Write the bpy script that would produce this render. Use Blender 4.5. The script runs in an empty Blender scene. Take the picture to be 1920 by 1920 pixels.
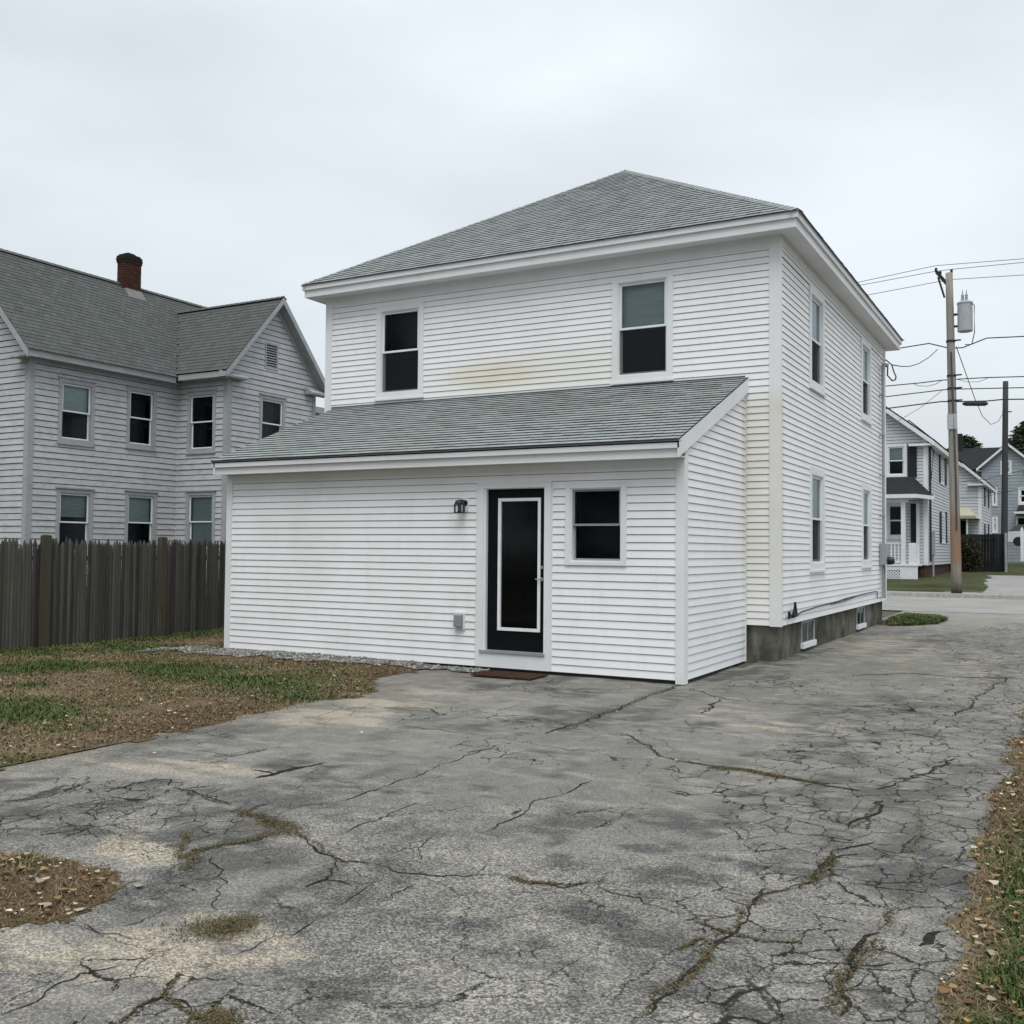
import bpy, math, random
import numpy as np
from mathutils import Vector, Matrix
R = random.Random(7)
NR = np.random.RandomState(11)
S = bpy.context.scene
COL = S.collection

# ------------------------------------------------------------------ camera
F_PX, CAM = 1900.71, np.array([4.2677, -12.1598, 1.6])
YAW, PIT, ROL = [math.radians(a) for a in (-28.9326, 2.1137, 0.4795)]
fw = np.array([math.sin(YAW)*math.cos(PIT), math.cos(YAW)*math.cos(PIT), math.sin(PIT)])
rt = np.array([math.cos(YAW), -math.sin(YAW), 0.0])
up = np.cross(rt, fw)
r2 = rt*math.cos(ROL) + up*math.sin(ROL)
u2 = -rt*math.sin(ROL) + up*math.cos(ROL)
cd = bpy.data.cameras.new("camera"); cam = bpy.data.objects.new("camera", cd); COL.objects.link(cam)
cd.sensor_width = 36; cd.lens = F_PX/1920*36; cd.clip_start = 0.1; cd.clip_end = 2000
cam.matrix_world = Matrix(((r2[0], u2[0], -fw[0], CAM[0]), (r2[1], u2[1], -fw[1], CAM[1]), (r2[2], u2[2], -fw[2], CAM[2]), (0, 0, 0, 1)))
S.camera = cam

def at(px, py, ax, val):
    """world point on the plane coordinate[ax] == val, surveyed from the camera"""
    d = fw + r2*(px-960)/F_PX - u2*(py-960)/F_PX
    return CAM + d*((val-CAM[ax])/d[ax])

# ------------------------------------------------------------------ world, sun, exposure
W = bpy.data.worlds.new("World"); S.world = W; W.use_nodes = True
SUN_EL, SUN_AZ = math.radians(63), math.radians(152)      # azimuth clockwise from +Y
nt = W.node_tree; nt.nodes.clear()
def wn(t, **k):
    n = nt.nodes.new(t)
    for a, b in k.items(): setattr(n, a, b)
    return n
out = wn("ShaderNodeOutputWorld"); bg = wn("ShaderNodeBackground"); bg.inputs[1].default_value = 0.1
sky = wn("ShaderNodeTexSky"); sky.sky_type = 'NISHITA'; sky.sun_disc = False
sky.sun_elevation = SUN_EL; sky.sun_rotation = SUN_AZ; sky.air_density = 1.2; sky.dust_density = 3
tc = wn("ShaderNodeTexCoord"); sp = wn("ShaderNodeSeparateXYZ"); nt.links.new(tc.outputs['Generated'], sp.inputs[0])
mp = wn("ShaderNodeMapping"); mp.inputs['Scale'].default_value = (1.0, 1.0, 2.6); nt.links.new(tc.outputs['Generated'], mp.inputs[0])
nz = wn("ShaderNodeTexNoise"); nz.inputs['Scale'].default_value = 1.7; nz.inputs['Detail'].default_value = 4; nz.inputs['Roughness'].default_value = .45
nt.links.new(mp.outputs[0], nz.inputs['Vector'])
el = wn("ShaderNodeMapRange"); el.inputs[1].default_value = 0; el.inputs[2].default_value = 1; el.inputs[3].default_value = 5.35; el.inputs[4].default_value = 8.3
nt.links.new(sp.outputs['Z'], el.inputs[0])
nm = wn("ShaderNodeMapRange"); nm.inputs[1].default_value = .3; nm.inputs[2].default_value = .7; nm.inputs[3].default_value = .77; nm.inputs[4].default_value = 1.15
nt.links.new(nz.outputs['Fac'], nm.inputs[0])
mu = wn("ShaderNodeMath", operation='MULTIPLY'); nt.links.new(el.outputs[0], mu.inputs[0]); nt.links.new(nm.outputs[0], mu.inputs[1])
cc = wn("ShaderNodeVectorMath", operation='SCALE'); cc.inputs[0].default_value = (0.945, 1.015, 1.07); nt.links.new(mu.outputs[0], cc.inputs['Scale'])
mx = wn("ShaderNodeMix", data_type='RGBA'); mx.inputs[0].default_value = 0.93
nt.links.new(sky.outputs[0], mx.inputs[6]); nt.links.new(cc.outputs[0], mx.inputs[7])
nt.links.new(mx.outputs[2], bg.inputs[0]); nt.links.new(bg.outputs[0], out.inputs[0])
sd = bpy.data.lights.new("sun", 'SUN'); sd.energy = 1.5; sd.angle = math.radians(35); sd.color = (1, .985, .94)
sun = bpy.data.objects.new("sun", sd); COL.objects.link(sun)
sv = Vector((math.sin(SUN_AZ)*math.cos(SUN_EL), math.cos(SUN_AZ)*math.cos(SUN_EL), math.sin(SUN_EL)))
sun.rotation_euler = sv.to_track_quat('Z', 'Y').to_euler(); sun.location = sv*60
V = S.view_settings; V.view_transform = 'Standard'; V.look = 'None'; V.exposure = 0.44; V.gamma = 1; V.use_curve_mapping = False
S.render.engine = 'CYCLES'

# ------------------------------------------------------------------ helpers
def smooth(t):
    t = np.clip(t, 0, 1); return t*t*(3-2*t)
def hgt(x, y):
    y = np.asarray(y, float)
    h = -0.07*(1-smooth((y-0.5)/3.5))
    return h + np.where(y > 27.5, .12*smooth((y-27.5)/.2) + .33*smooth((y-29)/9) + np.maximum(0, y-39)*.012, 0)
_perm = NR.rand(256, 256)
def vnoise(x, y):
    xi = np.floor(x).astype(int); yi = np.floor(y).astype(int)
    fx = x-xi; fy = y-yi; fx = fx*fx*(3-2*fx); fy = fy*fy*(3-2*fy)
    g = lambda a, b: _perm[a % 256, b % 256]
    return (g(xi, yi)*(1-fx)+g(xi+1, yi)*fx)*(1-fy) + (g(xi, yi+1)*(1-fx)+g(xi+1, yi+1)*fx)*fy
def fbm(x, y, o=4):
    s = 0; a = .5; t = 0
    for i in range(o):
        s = s + a*vnoise(x*2**i+17.3*i, y*2**i+5.1*i); t += a; a *= .55
    return s/t

class MB:
    def __init__(s): s.v = []; s.f = []; s.c = []
    def quad(s, a, b, c, d, col=None):
        n = len(s.v); s.v += [tuple(a), tuple(b), tuple(c), tuple(d)]; s.f.append((n, n+1, n+2, n+3)); s.c += [col]*4
    def tri(s, a, b, c, col=None):
        n = len(s.v); s.v += [tuple(a), tuple(b), tuple(c)]; s.f.append((n, n+1, n+2)); s.c += [col]*3
    def poly(s, pts, col=None):
        n = len(s.v); s.v += [tuple(p) for p in pts]; s.f.append(tuple(range(n, n+len(pts)))); s.c += [col]*len(pts)
    def hexa(s, p, col=None):           # 8 points: bottom 4 loop, top 4 loop
        n = len(s.v); s.v += [tuple(q) for q in p]; s.c += [col]*8
        for f in ((3, 2, 1, 0), (4, 5, 6, 7), (0, 1, 5, 4), (1, 2, 6, 5), (2, 3, 7, 6), (3, 0, 4, 7)):
            s.f.append(tuple(n+i for i in f))
    def box(s, x0, x1, y0, y1, z0, z1, col=None):
        s.hexa([(x0, y0, z0), (x1, y0, z0), (x1, y1, z0), (x0, y1, z0), (x0, y0, z1), (x1, y0, z1), (x1, y1, z1), (x0, y1, z1)], col)
    def fbox(s, F, u0, u1, z0, z1, n0, n1, col=None):
        P = F.p
        s.hexa([P(u0, z0, n1), P(u1, z0, n1), P(u1, z0, n0), P(u0, z0, n0), P(u0, z1, n1), P(u1, z1, n1), P(u1, z1, n0), P(u0, z1, n0)], col)
    def bar(s, a, b, w, h, upv=(0, 0, 1), col=None):
        a = Vector(a); b = Vector(b); d = (b-a).normalized(); side = d.cross(Vector(upv))
        if side.length < 1e-6: side = Vector((1, 0, 0))
        side.normalize(); u = side.cross(d)
        q = lambda o, i, j: o+side*(i*w/2)+u*(j*h/2)
        s.hexa([q(a, -1, -1), q(a, 1, -1), q(b, 1, -1), q(b, -1, -1), q(a, -1, 1), q(a, 1, 1), q(b, 1, 1), q(b, -1, 1)], col)
    def tube(s, pts, r, n=6, caps=True, col=None):
        pts = [Vector(p) for p in pts]; m = len(s.v); rr = r if isinstance(r, (list, tuple)) else [r]*len(pts)
        for i, p in enumerate(pts):
            d = (pts[min(i+1, len(pts)-1)]-pts[max(i-1, 0)]).normalized()
            a = d.cross(Vector((0, 0, 1)))
            if a.length < .05: a = d.cross(Vector((0, 1, 0)))
            a.normalize(); b = d.cross(a)
            for k in range(n):
                t = 2*math.pi*k/n; s.v.append(tuple(p+(a*math.cos(t)+b*math.sin(t))*rr[i])); s.c.append(col)
        for i in range(len(pts)-1):
            for k in range(n):
                k2 = (k+1) % n
                s.f.append((m+i*n+k, m+i*n+k2, m+(i+1)*n+k2, m+(i+1)*n+k))
        if caps:
            s.f.append(tuple(m+k for k in range(n))[::-1]); e = m+(len(pts)-1)*n; s.f.append(tuple(e+k for k in range(n)))
    def lathe(s, c, prof, n=16, axis='Z', col=None):
        m = len(s.v); c = Vector(c)
        for r, h in prof:
            for k in range(n):
                t = 2*math.pi*k/n; x, y = r*math.cos(t), r*math.sin(t)
                v = {'Z': (x, y, h), 'Y': (x, h, y), 'X': (h, x, y)}[axis]
                s.v.append(tuple(c+Vector(v))); s.c.append(col)
        for i in range(len(prof)-1):
            for k in range(n):
                k2 = (k+1) % n; s.f.append((m+i*n+k, m+i*n+k2, m+(i+1)*n+k2, m+(i+1)*n+k))
        s.f.append(tuple(m+k for k in range(n))[::-1]); e = m+(len(prof)-1)*n; s.f.append(tuple(e+k for k in range(n)))
    def mesh(s, name, mat, org=(0, 0, 0)):
        me = bpy.data.meshes.new(name); o = Vector(org)
        me.from_pydata([(a-o.x, b-o.y, c-o.z) for a, b, c in s.v], [], s.f)
        if mat: me.materials.append(mat)
        if any(c is not None for c in s.c):
            at_ = me.color_attributes.new("col", 'FLOAT_COLOR', 'POINT')
            arr = np.array([(c if c is not None else (1, 1, 1))[:3]+(1,) for c in s.c], np.float32).ravel()
            at_.data.foreach_set("color", arr)
        return me
    def build(s, name, mat, parent=None, kind=None, label=None, smooth_=False):
        o = bpy.data.objects.new(name, s.mesh(name, mat, org_of(parent)))
        return link(o, parent, kind, label, smooth_)

def org_of(p):
    while p is not None and p.parent is not None: p = p.parent
    return tuple(p.location) if p is not None else (0, 0, 0)
def link(o, parent=None, kind=None, label=None, smooth_=False):
    COL.objects.link(o)
    if parent is not None: o.parent = parent
    if kind: o["kind"] = kind
    if label: o["label"] = label
    if smooth_:
        for p in o.data.polygons: p.use_smooth = True
    return o
def thing(name, label, cat, loc, group=None):
    o = bpy.data.objects.new(name, None); o.location = loc; o.empty_display_size = .2; COL.objects.link(o)
    return tag(o, label, cat, group)
def tag(o, label, cat, group=None):
    o["label"] = label; o["category"] = cat
    if group: o["group"] = group
    return o
def np_mesh(name, v, f, mat, cols=None, extra=None):
    """v (n,3), f (m,k) arrays; cols dict name->(n,3)"""
    me = bpy.data.meshes.new(name); k = f.shape[1]
    me.vertices.add(len(v)); me.vertices.foreach_set("co", v.astype(np.float32).ravel())
    me.loops.add(f.size); me.loops.foreach_set("vertex_index", f.astype(np.int32).ravel())
    me.polygons.add(len(f)); me.polygons.foreach_set("loop_start", np.arange(0, f.size, k, dtype=np.int32))
    me.update(calc_edges=True)
    for nme, c in (cols or {}).items():
        a = me.color_attributes.new(nme, 'FLOAT_COLOR', 'POINT')
        a.data.foreach_set("color", np.concatenate([c, np.ones((len(c), 1))], 1).astype(np.float32).ravel())
    me.materials.append(mat)
    return me

class Frame:
    def __init__(s, O, U, N): s.O = Vector(O); s.U = Vector(U); s.N = Vector(N)
    def p(s, u, z, n): return s.O+s.U*u+s.N*n+Vector((0, 0, z))

# ------------------------------------------------------------------ materials
class NT:
    def __init__(s, name):
        s.m = bpy.data.materials.new(name); s.m.use_nodes = True; s.t = s.m.node_tree
        s.b = s.t.nodes["Principled BSDF"]; s.out = s.t.nodes["Material Output"]
    def n(s, t, ins=None, **k):
        nd = s.t.nodes.new(t)
        for a, b in k.items(): setattr(nd, a, b)
        for a, b in (ins or {}).items(): s.set(nd.inputs[a], b)
        return nd
    def set(s, sock, v):
        if isinstance(v, bpy.types.NodeSocket): s.t.links.new(v, sock)
        elif isinstance(v, tuple) and len(v) == 3 and sock.type == 'RGBA': sock.default_value = v+(1,)
        else: sock.default_value = v
    def pos(s): return s.n("ShaderNodeNewGeometry").outputs['Position']
    def attr(s, nm): return s.n("ShaderNodeAttribute", attribute_name=nm).outputs['Color']
    def noise(s, vec, scale, det=3, rough=.5, stretch=None):
        if stretch: vec = s.n("ShaderNodeMapping", {0: vec, 'Scale': stretch}).outputs[0]
        return s.n("ShaderNodeTexNoise", {'Vector': vec, 'Scale': scale, 'Detail': det, 'Roughness': rough}).outputs['Fac']
    def ramp(s, f, a, b, c=0.0, d=1.0): return s.n("ShaderNodeMapRange", {0: f, 1: a, 2: b, 3: c, 4: d}).outputs[0]
    def math(s, op, a, b=0.0): return s.n("ShaderNodeMath", {0: a, 1: b}, operation=op).outputs[0]
    def mix(s, f, a, b, mode='MIX'):
        return s.n("ShaderNodeMix", {0: f, 6: a, 7: b}, data_type='RGBA', blend_type=mode).outputs[2]
    def bump(s, h, st=.3, dist=.01):
        s.set(s.b.inputs['Normal'], s.n("ShaderNodeBump", {'Height': h, 'Strength': st, 'Distance': dist}).outputs[0])
    def fin(s, col, rough=.7, spec=.3, metal=0.0):
        s.set(s.b.inputs['Base Color'], col); s.set(s.b.inputs['Roughness'], rough)
        s.b.inputs['Specular IOR Level'].default_value = spec; s.b.inputs['Metallic'].default_value = metal
        return s.m
def simple(name, col, rough=.6, spec=.3, var=.12, scale=6.0, metal=0.0, stretch=None, bump=0):
    t = NT(name); p = t.pos(); f = t.noise(p, scale, 4, .55, stretch)
    c = t.mix(t.ramp(f, .3, .7), tuple(x*(1-var) for x in col), tuple(min(1, x*(1+var)) for x in col))
    if bump: t.bump(t.noise(p, scale*8, 3, .6, stretch), bump, .01)
    return t.fin(c, rough, spec, metal)

def white_mat(name, base, dirt, stains=True, rough=.45):
    t = NT(name); p = t.pos()
    f = t.noise(p, .9, 4, .6); g = t.noise(p, 5.0, 4, .6, (1, 1, .35))
    c = t.mix(t.ramp(f, .4, .75, 0, .40), base, dirt)
    c = t.mix(t.ramp(g, .5, .8, 0, .28), c, dirt)
    sk = t.noise(p, 2.2, 5, .7, (3.5, 3.5, .28)); c = t.mix(t.ramp(sk, .58, .78, 0, .22), c, tuple(d_*.86 for d_ in dirt))
    if stains:
        s = t.n("ShaderNodeSeparateXYZ", {0: p}); x, y, z = s.outputs
        def blob(v, c0, w): return t.math('ABSOLUTE', t.math('DIVIDE', t.math('SUBTRACT', v, c0), w))
        n1 = t.noise(p, 2.0, 5, .65, (1, 1, 4.5))
        # ochre runs on the rear wall below the upper windows
        d = t.math('ADD', t.math('POWER', blob(x, -4.35, 1.05), 2.0), t.math('POWER', blob(z, 4.58, .26), 2.0))
        m = t.math('MULTIPLY', t.ramp(d, 0, 1.1, 1, 0), t.ramp(y, 2.0, 2.3, 0, 1))
        m = t.math('MULTIPLY', m, t.ramp(n1, .3, .62, .15, .8))
        c = t.mix(m, c, (.62, .52, .31))
        d = t.math('ADD', t.math('POWER', blob(x, -3.6, 2.6), 2.0), t.math('POWER', blob(z, 4.55, .5), 2.0))
        m = t.math('MULTIPLY', t.ramp(d, 0, 1.1, .6, 0), t.math('MULTIPLY', t.ramp(y, 2.0, 2.3, 0, 1), t.ramp(y, 2.9, 3.0, 1, 0)))
        c = t.mix(m, c, (.72, .70, .60))
        # algae film on the narrow strip of rear wall beside the lean-to
        m = t.math('MULTIPLY', t.ramp(x, -.12, -.02, 0, 1), t.math('MULTIPLY', t.ramp(y, 2.5, 2.6, 0, 1), t.ramp(y, 2.86, 3.05, 1, 0)))
        m = t.math('MULTIPLY', m, t.math('MULTIPLY', t.ramp(z, 3.75, 4.1, 1, 0), t.ramp(z, .4, 2.9, .22, .62)))
        m = t.math('MULTIPLY', m, t.ramp(t.noise(p, 1.6, 3, .5), .3, .65, .45, 1))
        c = t.mix(m, c, (.60, .58, .48))
    t.bump(t.noise(p, 60, 2, .5, (1, 1, 3)), .05, .003)
    return t.fin(c, rough, .25)

M = {}
M['white'] = white_mat('white_vinyl', (.865, .868, .885), (.66, .66, .64))
M['trim'] = white_mat('white_trim', (.795, .805, .83), (.62, .63, .60))
M['frame'] = simple('white_sash', (.80, .82, .84), .4, .3, .05)
M['sheath'] = simple('siding_shadow_gap', (.10, .10, .11), .9, .1)
M['black'] = simple('black_door_paint', (.004, .0045, .006), .5, .15, .2)
M['blackmetal'] = simple('black_metal', (.012, .012, .014), .45, .4, .2)
M['alu'] = simple('mill_aluminium', (.30, .31, .33), .4, .4, .1)
M['room'] = simple('dark_room', (.010, .016, .020), .9, .05, .3)
M['blind'] = simple('roller_blind', (.60, .64, .65), .8, .1, .1, 3, stretch=(1, 1, 8))
M['curtain'] = simple('pale_curtain', (.55, .58, .60), .85, .1, .25, 4, stretch=(5, 5, .4))
M['curb'] = simple('granite_curb', (.36, .35, .33), .8, .2, .2, 8)
M['greymetal'] = simple('grey_metal', (.30, .32, .34), .45, .4, .1)
M['transformer'] = simple('transformer_paint', (.36, .39, .42), .4, .4, .06)
M['wire'] = simple('wire_rubber', (.03, .032, .035), .6, .2)
M['wirelight'] = simple('bare_wire', (.16, .17, .18), .5, .3)
M['shutter'] = simple('black_shutter', (.012, .014, .02), .6, .3, .2)
M['clearcover'] = simple('smoked_cover', (.22, .23, .25), .25, .5, .2, 30, stretch=(6, 6, .3))

def glass_mat():
    t = NT('window_glass'); t.t.nodes.remove(t.b)
    tr = t.n("ShaderNodeBsdfTransparent", {0: (.72, .78, .78)})
    gl = t.n("ShaderNodeBsdfGlossy", {0: (.86, .95, 1.0), 'Roughness': .075})
    fr = t.n("ShaderNodeFresnel", {'IOR': 1.36})
    ms = t.n("ShaderNodeMixShader", {0: fr.outputs[0], 1: tr.outputs[0], 2: gl.outputs[0]})
    t.t.links.new(ms.outputs[0], t.out.inputs[0]); return t.m
M['glass'] = glass_mat()

def screen_mat():
    t = NT('insect_mesh'); t.set(t.b.inputs['Base Color'], (.022, .026, .030)); t.b.inputs['Roughness'].default_value = .9; t.b.inputs['Specular IOR Level'].default_value = .05
    tr = t.n("ShaderNodeBsdfTransparent"); ms = t.n("ShaderNodeMixShader", {0: .62, 1: tr.outputs[0], 2: t.b.outputs[0]}); t.t.links.new(ms.outputs[0], t.out.inputs[0]); return t.m
M['screen'] = screen_mat()
def clear_mat():
    t = NT('clear_lantern_glass'); t.t.nodes.remove(t.b); tr = t.n("ShaderNodeBsdfTransparent", {0: (.95, .96, .96)}); gl = t.n("ShaderNodeBsdfGlossy", {'Roughness': .05})
    ms = t.n("ShaderNodeMixShader", {0: .07, 1: tr.outputs[0], 2: gl.outputs[0]}); t.t.links.new(ms.outputs[0], t.out.inputs[0]); return t.m
M['clear'] = clear_mat()
def shingle_mat(name, stain, mul=1.0):
    t = NT(name); p = t.pos(); c = t.attr("col")
    g = t.noise(p, 90, 3, .7); c = t.mix(t.ramp(g, .3, .7), t.mix(1.0, c, (.72, .72, .72), 'MULTIPLY'), t.mix(1.0, c, (1.25, 1.25, 1.25), 'MULTIPLY'))
    f = t.noise(p, .8, 4, .6); c = t.mix(t.ramp(f, .45, .75, 0, .5 if mul < 1 else .32), c, stain)
    f2 = t.noise(p, 1.3, 4, .6, (1, .5, .5)); c = t.mix(t.ramp(f2, .5, .8, 0, .28), c, (.15*mul, .155*mul, .17*mul))
    t.bump(g, .4, .004); return t.fin(c, .95, .1)
M['shingle'] = shingle_mat('grey_shingle', (.22, .25, .185))
M['shingle_old'] = shingle_mat('old_green_shingle', (.085, .10, .075), .5)
M['underlay'] = simple('roof_underlay', (.03, .032, .035), .95, .05)

def concrete_mat():
    t = NT('stained_concrete'); p = t.pos(); f = t.noise(p, 1.6, 5, .65); g = t.noise(p, 7, 4, .6, (1, 1, .4))
    c = t.mix(t.ramp(f, .36, .64), (.045, .046, .036), (.20, .19, .16)); c = t.mix(t.ramp(g, .45, .7, 0, .8), c, (.05, .055, .038)); c = t.mix(t.ramp(t.noise(p, 4, 4, .6, (1.5, 1.5, .3)), .56, .7, 0, .5), c, (.25, .24, .21))
    t.bump(t.noise(p, 30, 4, .6), .3, .01); return t.fin(c, .9, .1)
M['concrete'] = concrete_mat()

def oldpaint(name, base, worn, dirt):
    t = NT(name); p = t.pos()
    f = t.noise(p, 1.1, 5, .65); g = t.noise(p, 3.5, 5, .7, (1, 1, 2.2)); h = t.noise(p, 14, 4, .7, (.35, .35, 2.5))
    c = t.mix(t.ramp(f, .35, .7), base, tuple(b*.86 for b in base))
    c = t.mix(t.ramp(g, .47, .72, 0, .85), c, dirt); c = t.mix(t.ramp(h, .58, .70, 0, .85), c, worn)
    t.bump(h, .2, .004); return t.fin(c, .75, .15)
M['oldwhite'] = oldpaint('weathered_grey_paint', (.535, .54, .565), (.27, .265, .26), (.37, .38, .37))
M['oldtrim'] = oldpaint('weathered_trim_paint', (.40, .41, .435), (.25, .245, .245), (.30, .31, .29))
M['darkgap'] = simple('clapboard_gap', (.05, .05, .055), .9, .1)

def wood_mat(name, a, b, moss=None, sc=3.0):
    t = NT(name); p = t.pos()
    oi = t.n("ShaderNodeObjectInfo").outputs['Random']
    f = t.noise(p, sc, 5, .7, (6, 6, .35)); g = t.noise(p, 1.2, 3, .6)
    c = t.mix(t.ramp(f, .3, .7), a, b)
    c = t.mix(t.math('MULTIPLY', oi, .9), c, tuple(x*.34 for x in a))
    st = t.noise(p, 5, 4, .7, (9, 9, .22)); c = t.mix(t.ramp(st, .62, .70, 0, .6), c, (.27, .265, .24))
    if moss: c = t.mix(t.ramp(g, .5, .75, 0, .55), c, moss)
    t.bump(f, .4, .006); return t.fin(c, .92, .1)
M['picket'] = wood_mat('weathered_picket', (.075, .074, .072), (.135, .127, .112), (.075, .068, .045))
M['post'] = wood_mat('fence_post', (.085, .078, .060), (.13, .117, .088), (.075, .07, .042))
M['pole'] = wood_mat('utility_pole_wood', (.23, .215, .19), (.33, .30, .265))
def pole_mat():
    t = NT('creosote_pole'); p = t.pos(); z = t.n("ShaderNodeSeparateXYZ", {0: p}).outputs[2]; f = t.noise(p, 3, 5, .7, (6, 6, .3)); g = t.noise(p, 1.5, 4, .6)
    c = t.mix(t.ramp(f, .3, .7), (.20, .185, .16), (.33, .305, .27)); zz_ = t.math('ADD', z, t.math('MULTIPLY', g, 1.6))
    m = t.math('MULTIPLY', t.ramp(zz_, 1.4, 2.1), t.ramp(zz_, 3.4, 4.4, 1, 0)); c = t.mix(t.math('MULTIPLY', m, .75), c, (.24, .135, .075)); c = t.mix(t.ramp(zz_, .9, 1.5, .9, 0), c, (.035, .03, .025))
    t.bump(f, .4, .01); return t.fin(c, .9, .1)
M['pole'] = pole_mat()
M['poledark'] = wood_mat('old_pole_wood', (.075, .08, .085), (.11, .115, .12))
M['darkfence'] = wood_mat('dark_board', (.020, .024, .026), (.036, .040, .042), (.034, .028, .020))

def attr_mat(name, rough=.9, spec=.1, grain=0, gs=60, trans=0):
    t = NT(name); c = t.attr("col")
    if grain:
        g = t.noise(t.pos(), gs, 4, .7)
        c = t.mix(t.ramp(g, .3, .7), t.mix(1.0, c, (1-grain,)*3, 'MULTIPLY'), t.mix(1.0, c, (1+grain,)*3, 'MULTIPLY')); t.bump(g, .5, .02)
    return t.fin(c, rough, spec)
M['blade'] = attr_mat('grass_blade', .7, .15)
M['leaf'] = attr_mat('dry_leaf', .75, .15)
M['soil'] = attr_mat('lawn_soil', .95, .05, .35, 40)
M['stone'] = attr_mat('gravel_stone', .9, .15, .2, 90)
M['needle'] = attr_mat('foliage', .85, .1)
M['crack'] = simple('crack_fill', (.030, .028, .023), .95, .02, .4, 20)
M['moss'] = simple('moss_fill', (.135, .105, .05), .95, .05, .4, 25)

def asphalt_mat():
    t = NT('cracked_asphalt'); p = t.pos(); c = t.attr("col"); mk = t.n("ShaderNodeSeparateColor", {0: t.attr("mask")})
    alli, coarse, fine = mk.outputs
    # aggregate
    v = t.n("ShaderNodeTexVoronoi", {'Vector': p, 'Scale': 105.0, 'Randomness': 1.0}); vr = t.n("ShaderNodeSeparateColor", {0: v.outputs['Color']}).outputs[0]
    v2 = t.n("ShaderNodeTexVoronoi", {'Vector': p, 'Scale': 230.0}); vr2 = t.n("ShaderNodeSeparateColor", {0: v2.outputs['Color']}).outputs[1]
    g = t.noise(p, 120, 3, .75)
    agg = t.mix(t.ramp(vr, .25, .95), (.48, .48, .49), (1.75, 1.72, 1.66))
    agg2 = t.mix(t.ramp(vr2, .1, .95), (.62, .62, .63), (1.42, 1.40, 1.36))
    c1 = t.mix(t.math('ADD', t.math('MULTIPLY', coarse, .75), .18), c, t.mix(1.0, c, agg, 'MULTIPLY'))
    c1 = t.mix(.65, c1, t.mix(1.0, c1, agg2, 'MULTIPLY'))
    m = t.noise(p, 9, 5, .7); c1 = t.mix(t.ramp(m, .35, .7, .0, .35), c1, t.mix(1.0, c1, (.60, .61, .63), 'MULTIPLY'))
    # alligator cracking: nested networks of fissures
    def net(scale, warp, w, seed, mask):
        q = t.n("ShaderNodeVectorMath", {0: p, 1: (seed, seed*2, 0)}, operation='ADD').outputs[0]
        wn_ = t.n("ShaderNodeTexNoise", {'Vector': q, 'Scale': scale*1.2, 'Detail': 6, 'Roughness': .75}).outputs['Color']
        d = t.n("ShaderNodeVectorMath", {0: wn_, 1: (.5, .5, .5)}, operation='SUBTRACT').outputs[0]
        d = t.n("ShaderNodeVectorMath", {0: d, 'Scale': warp}, operation='SCALE').outputs[0]
        q = t.n("ShaderNodeVectorMath", {0: q, 1: d}, operation='ADD').outputs[0]
        q = t.n("ShaderNodeMapping", {0: q, 'Scale': (1, .8, 0)}).outputs[0]
        e = t.n("ShaderNodeTexVoronoi", {'Vector': q, 'Scale': scale}, feature='DISTANCE_TO_EDGE').outputs['Distance']
        e = t.math('ADD', e, t.math('MULTIPLY', t.math('SUBTRACT', 1.0, mask), w*1.3))
        return t.ramp(e, w*.5, w*.8, 1, 0)
    br = t.ramp(t.noise(p, 4.0, 3, .6), .30, .48)
    k1 = net(4.2, .19, .026, 3.0, t.math('MULTIPLY', t.ramp(alli, .2, .6), br))
    k2 = net(9.5, .085, .042, 9.0, t.math('MULTIPLY', t.ramp(alli, .45, .9), t.ramp(t.noise(p, 2.3, 2, .5), .42, .6)))
    k3 = net(1.7, .36, .011, 21.0, t.math('MULTIPLY', fine, t.ramp(t.noise(p, 1.1, 3, .6), .34, .52)))
    k = t.math('MAXIMUM', t.math('MAXIMUM', k1, t.math('MULTIPLY', k2, .75)), t.math('MULTIPLY', k3, .8))
    c1 = t.mix(t.math('MULTIPLY', k, .93), c1, (.022, .021, .018))
    h = t.math('SUBTRACT', t.math('ADD', t.math('MULTIPLY', vr, .25), t.math('MULTIPLY', g, .2)), t.math('MULTIPLY', k, 1.6))
    t.bump(h, .55, .012)
    r_ = t.fin(c1, .9, .18); t.set(t.b.inputs['Specular IOR Level'], t.math('MULTIPLY', t.math('SUBTRACT', 1.0, k), .18)); return r_
M['asphalt'] = asphalt_mat()
def road_mat(name, col, var=.12):
    t = NT(name); p = t.pos(); f = t.noise(p, .6, 5, .65); g = t.noise(p, 45, 3, .7)
    c = t.mix(t.ramp(f, .3, .7), tuple(x*(1-var) for x in col), tuple(x*(1+var) for x in col)); c = t.mix(t.ramp(g, .3, .7), t.mix(1.0, c, (.82,)*3, 'MULTIPLY'), t.mix(1.0, c, (1.15,)*3, 'MULTIPLY'))
    t.bump(g, .3, .01); return t.fin(c, .9, .15)
M['street'] = road_mat('street_asphalt', (.285, .28, .268), .16)
M['walk'] = road_mat('sidewalk_concrete', (.30, .29, .27), .2)
M['base'] = road_mat('bare_earth', (.10, .088, .062), .25)
M['farlawn'] = road_mat('far_lawn', (.050, .056, .022), .5)

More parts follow.
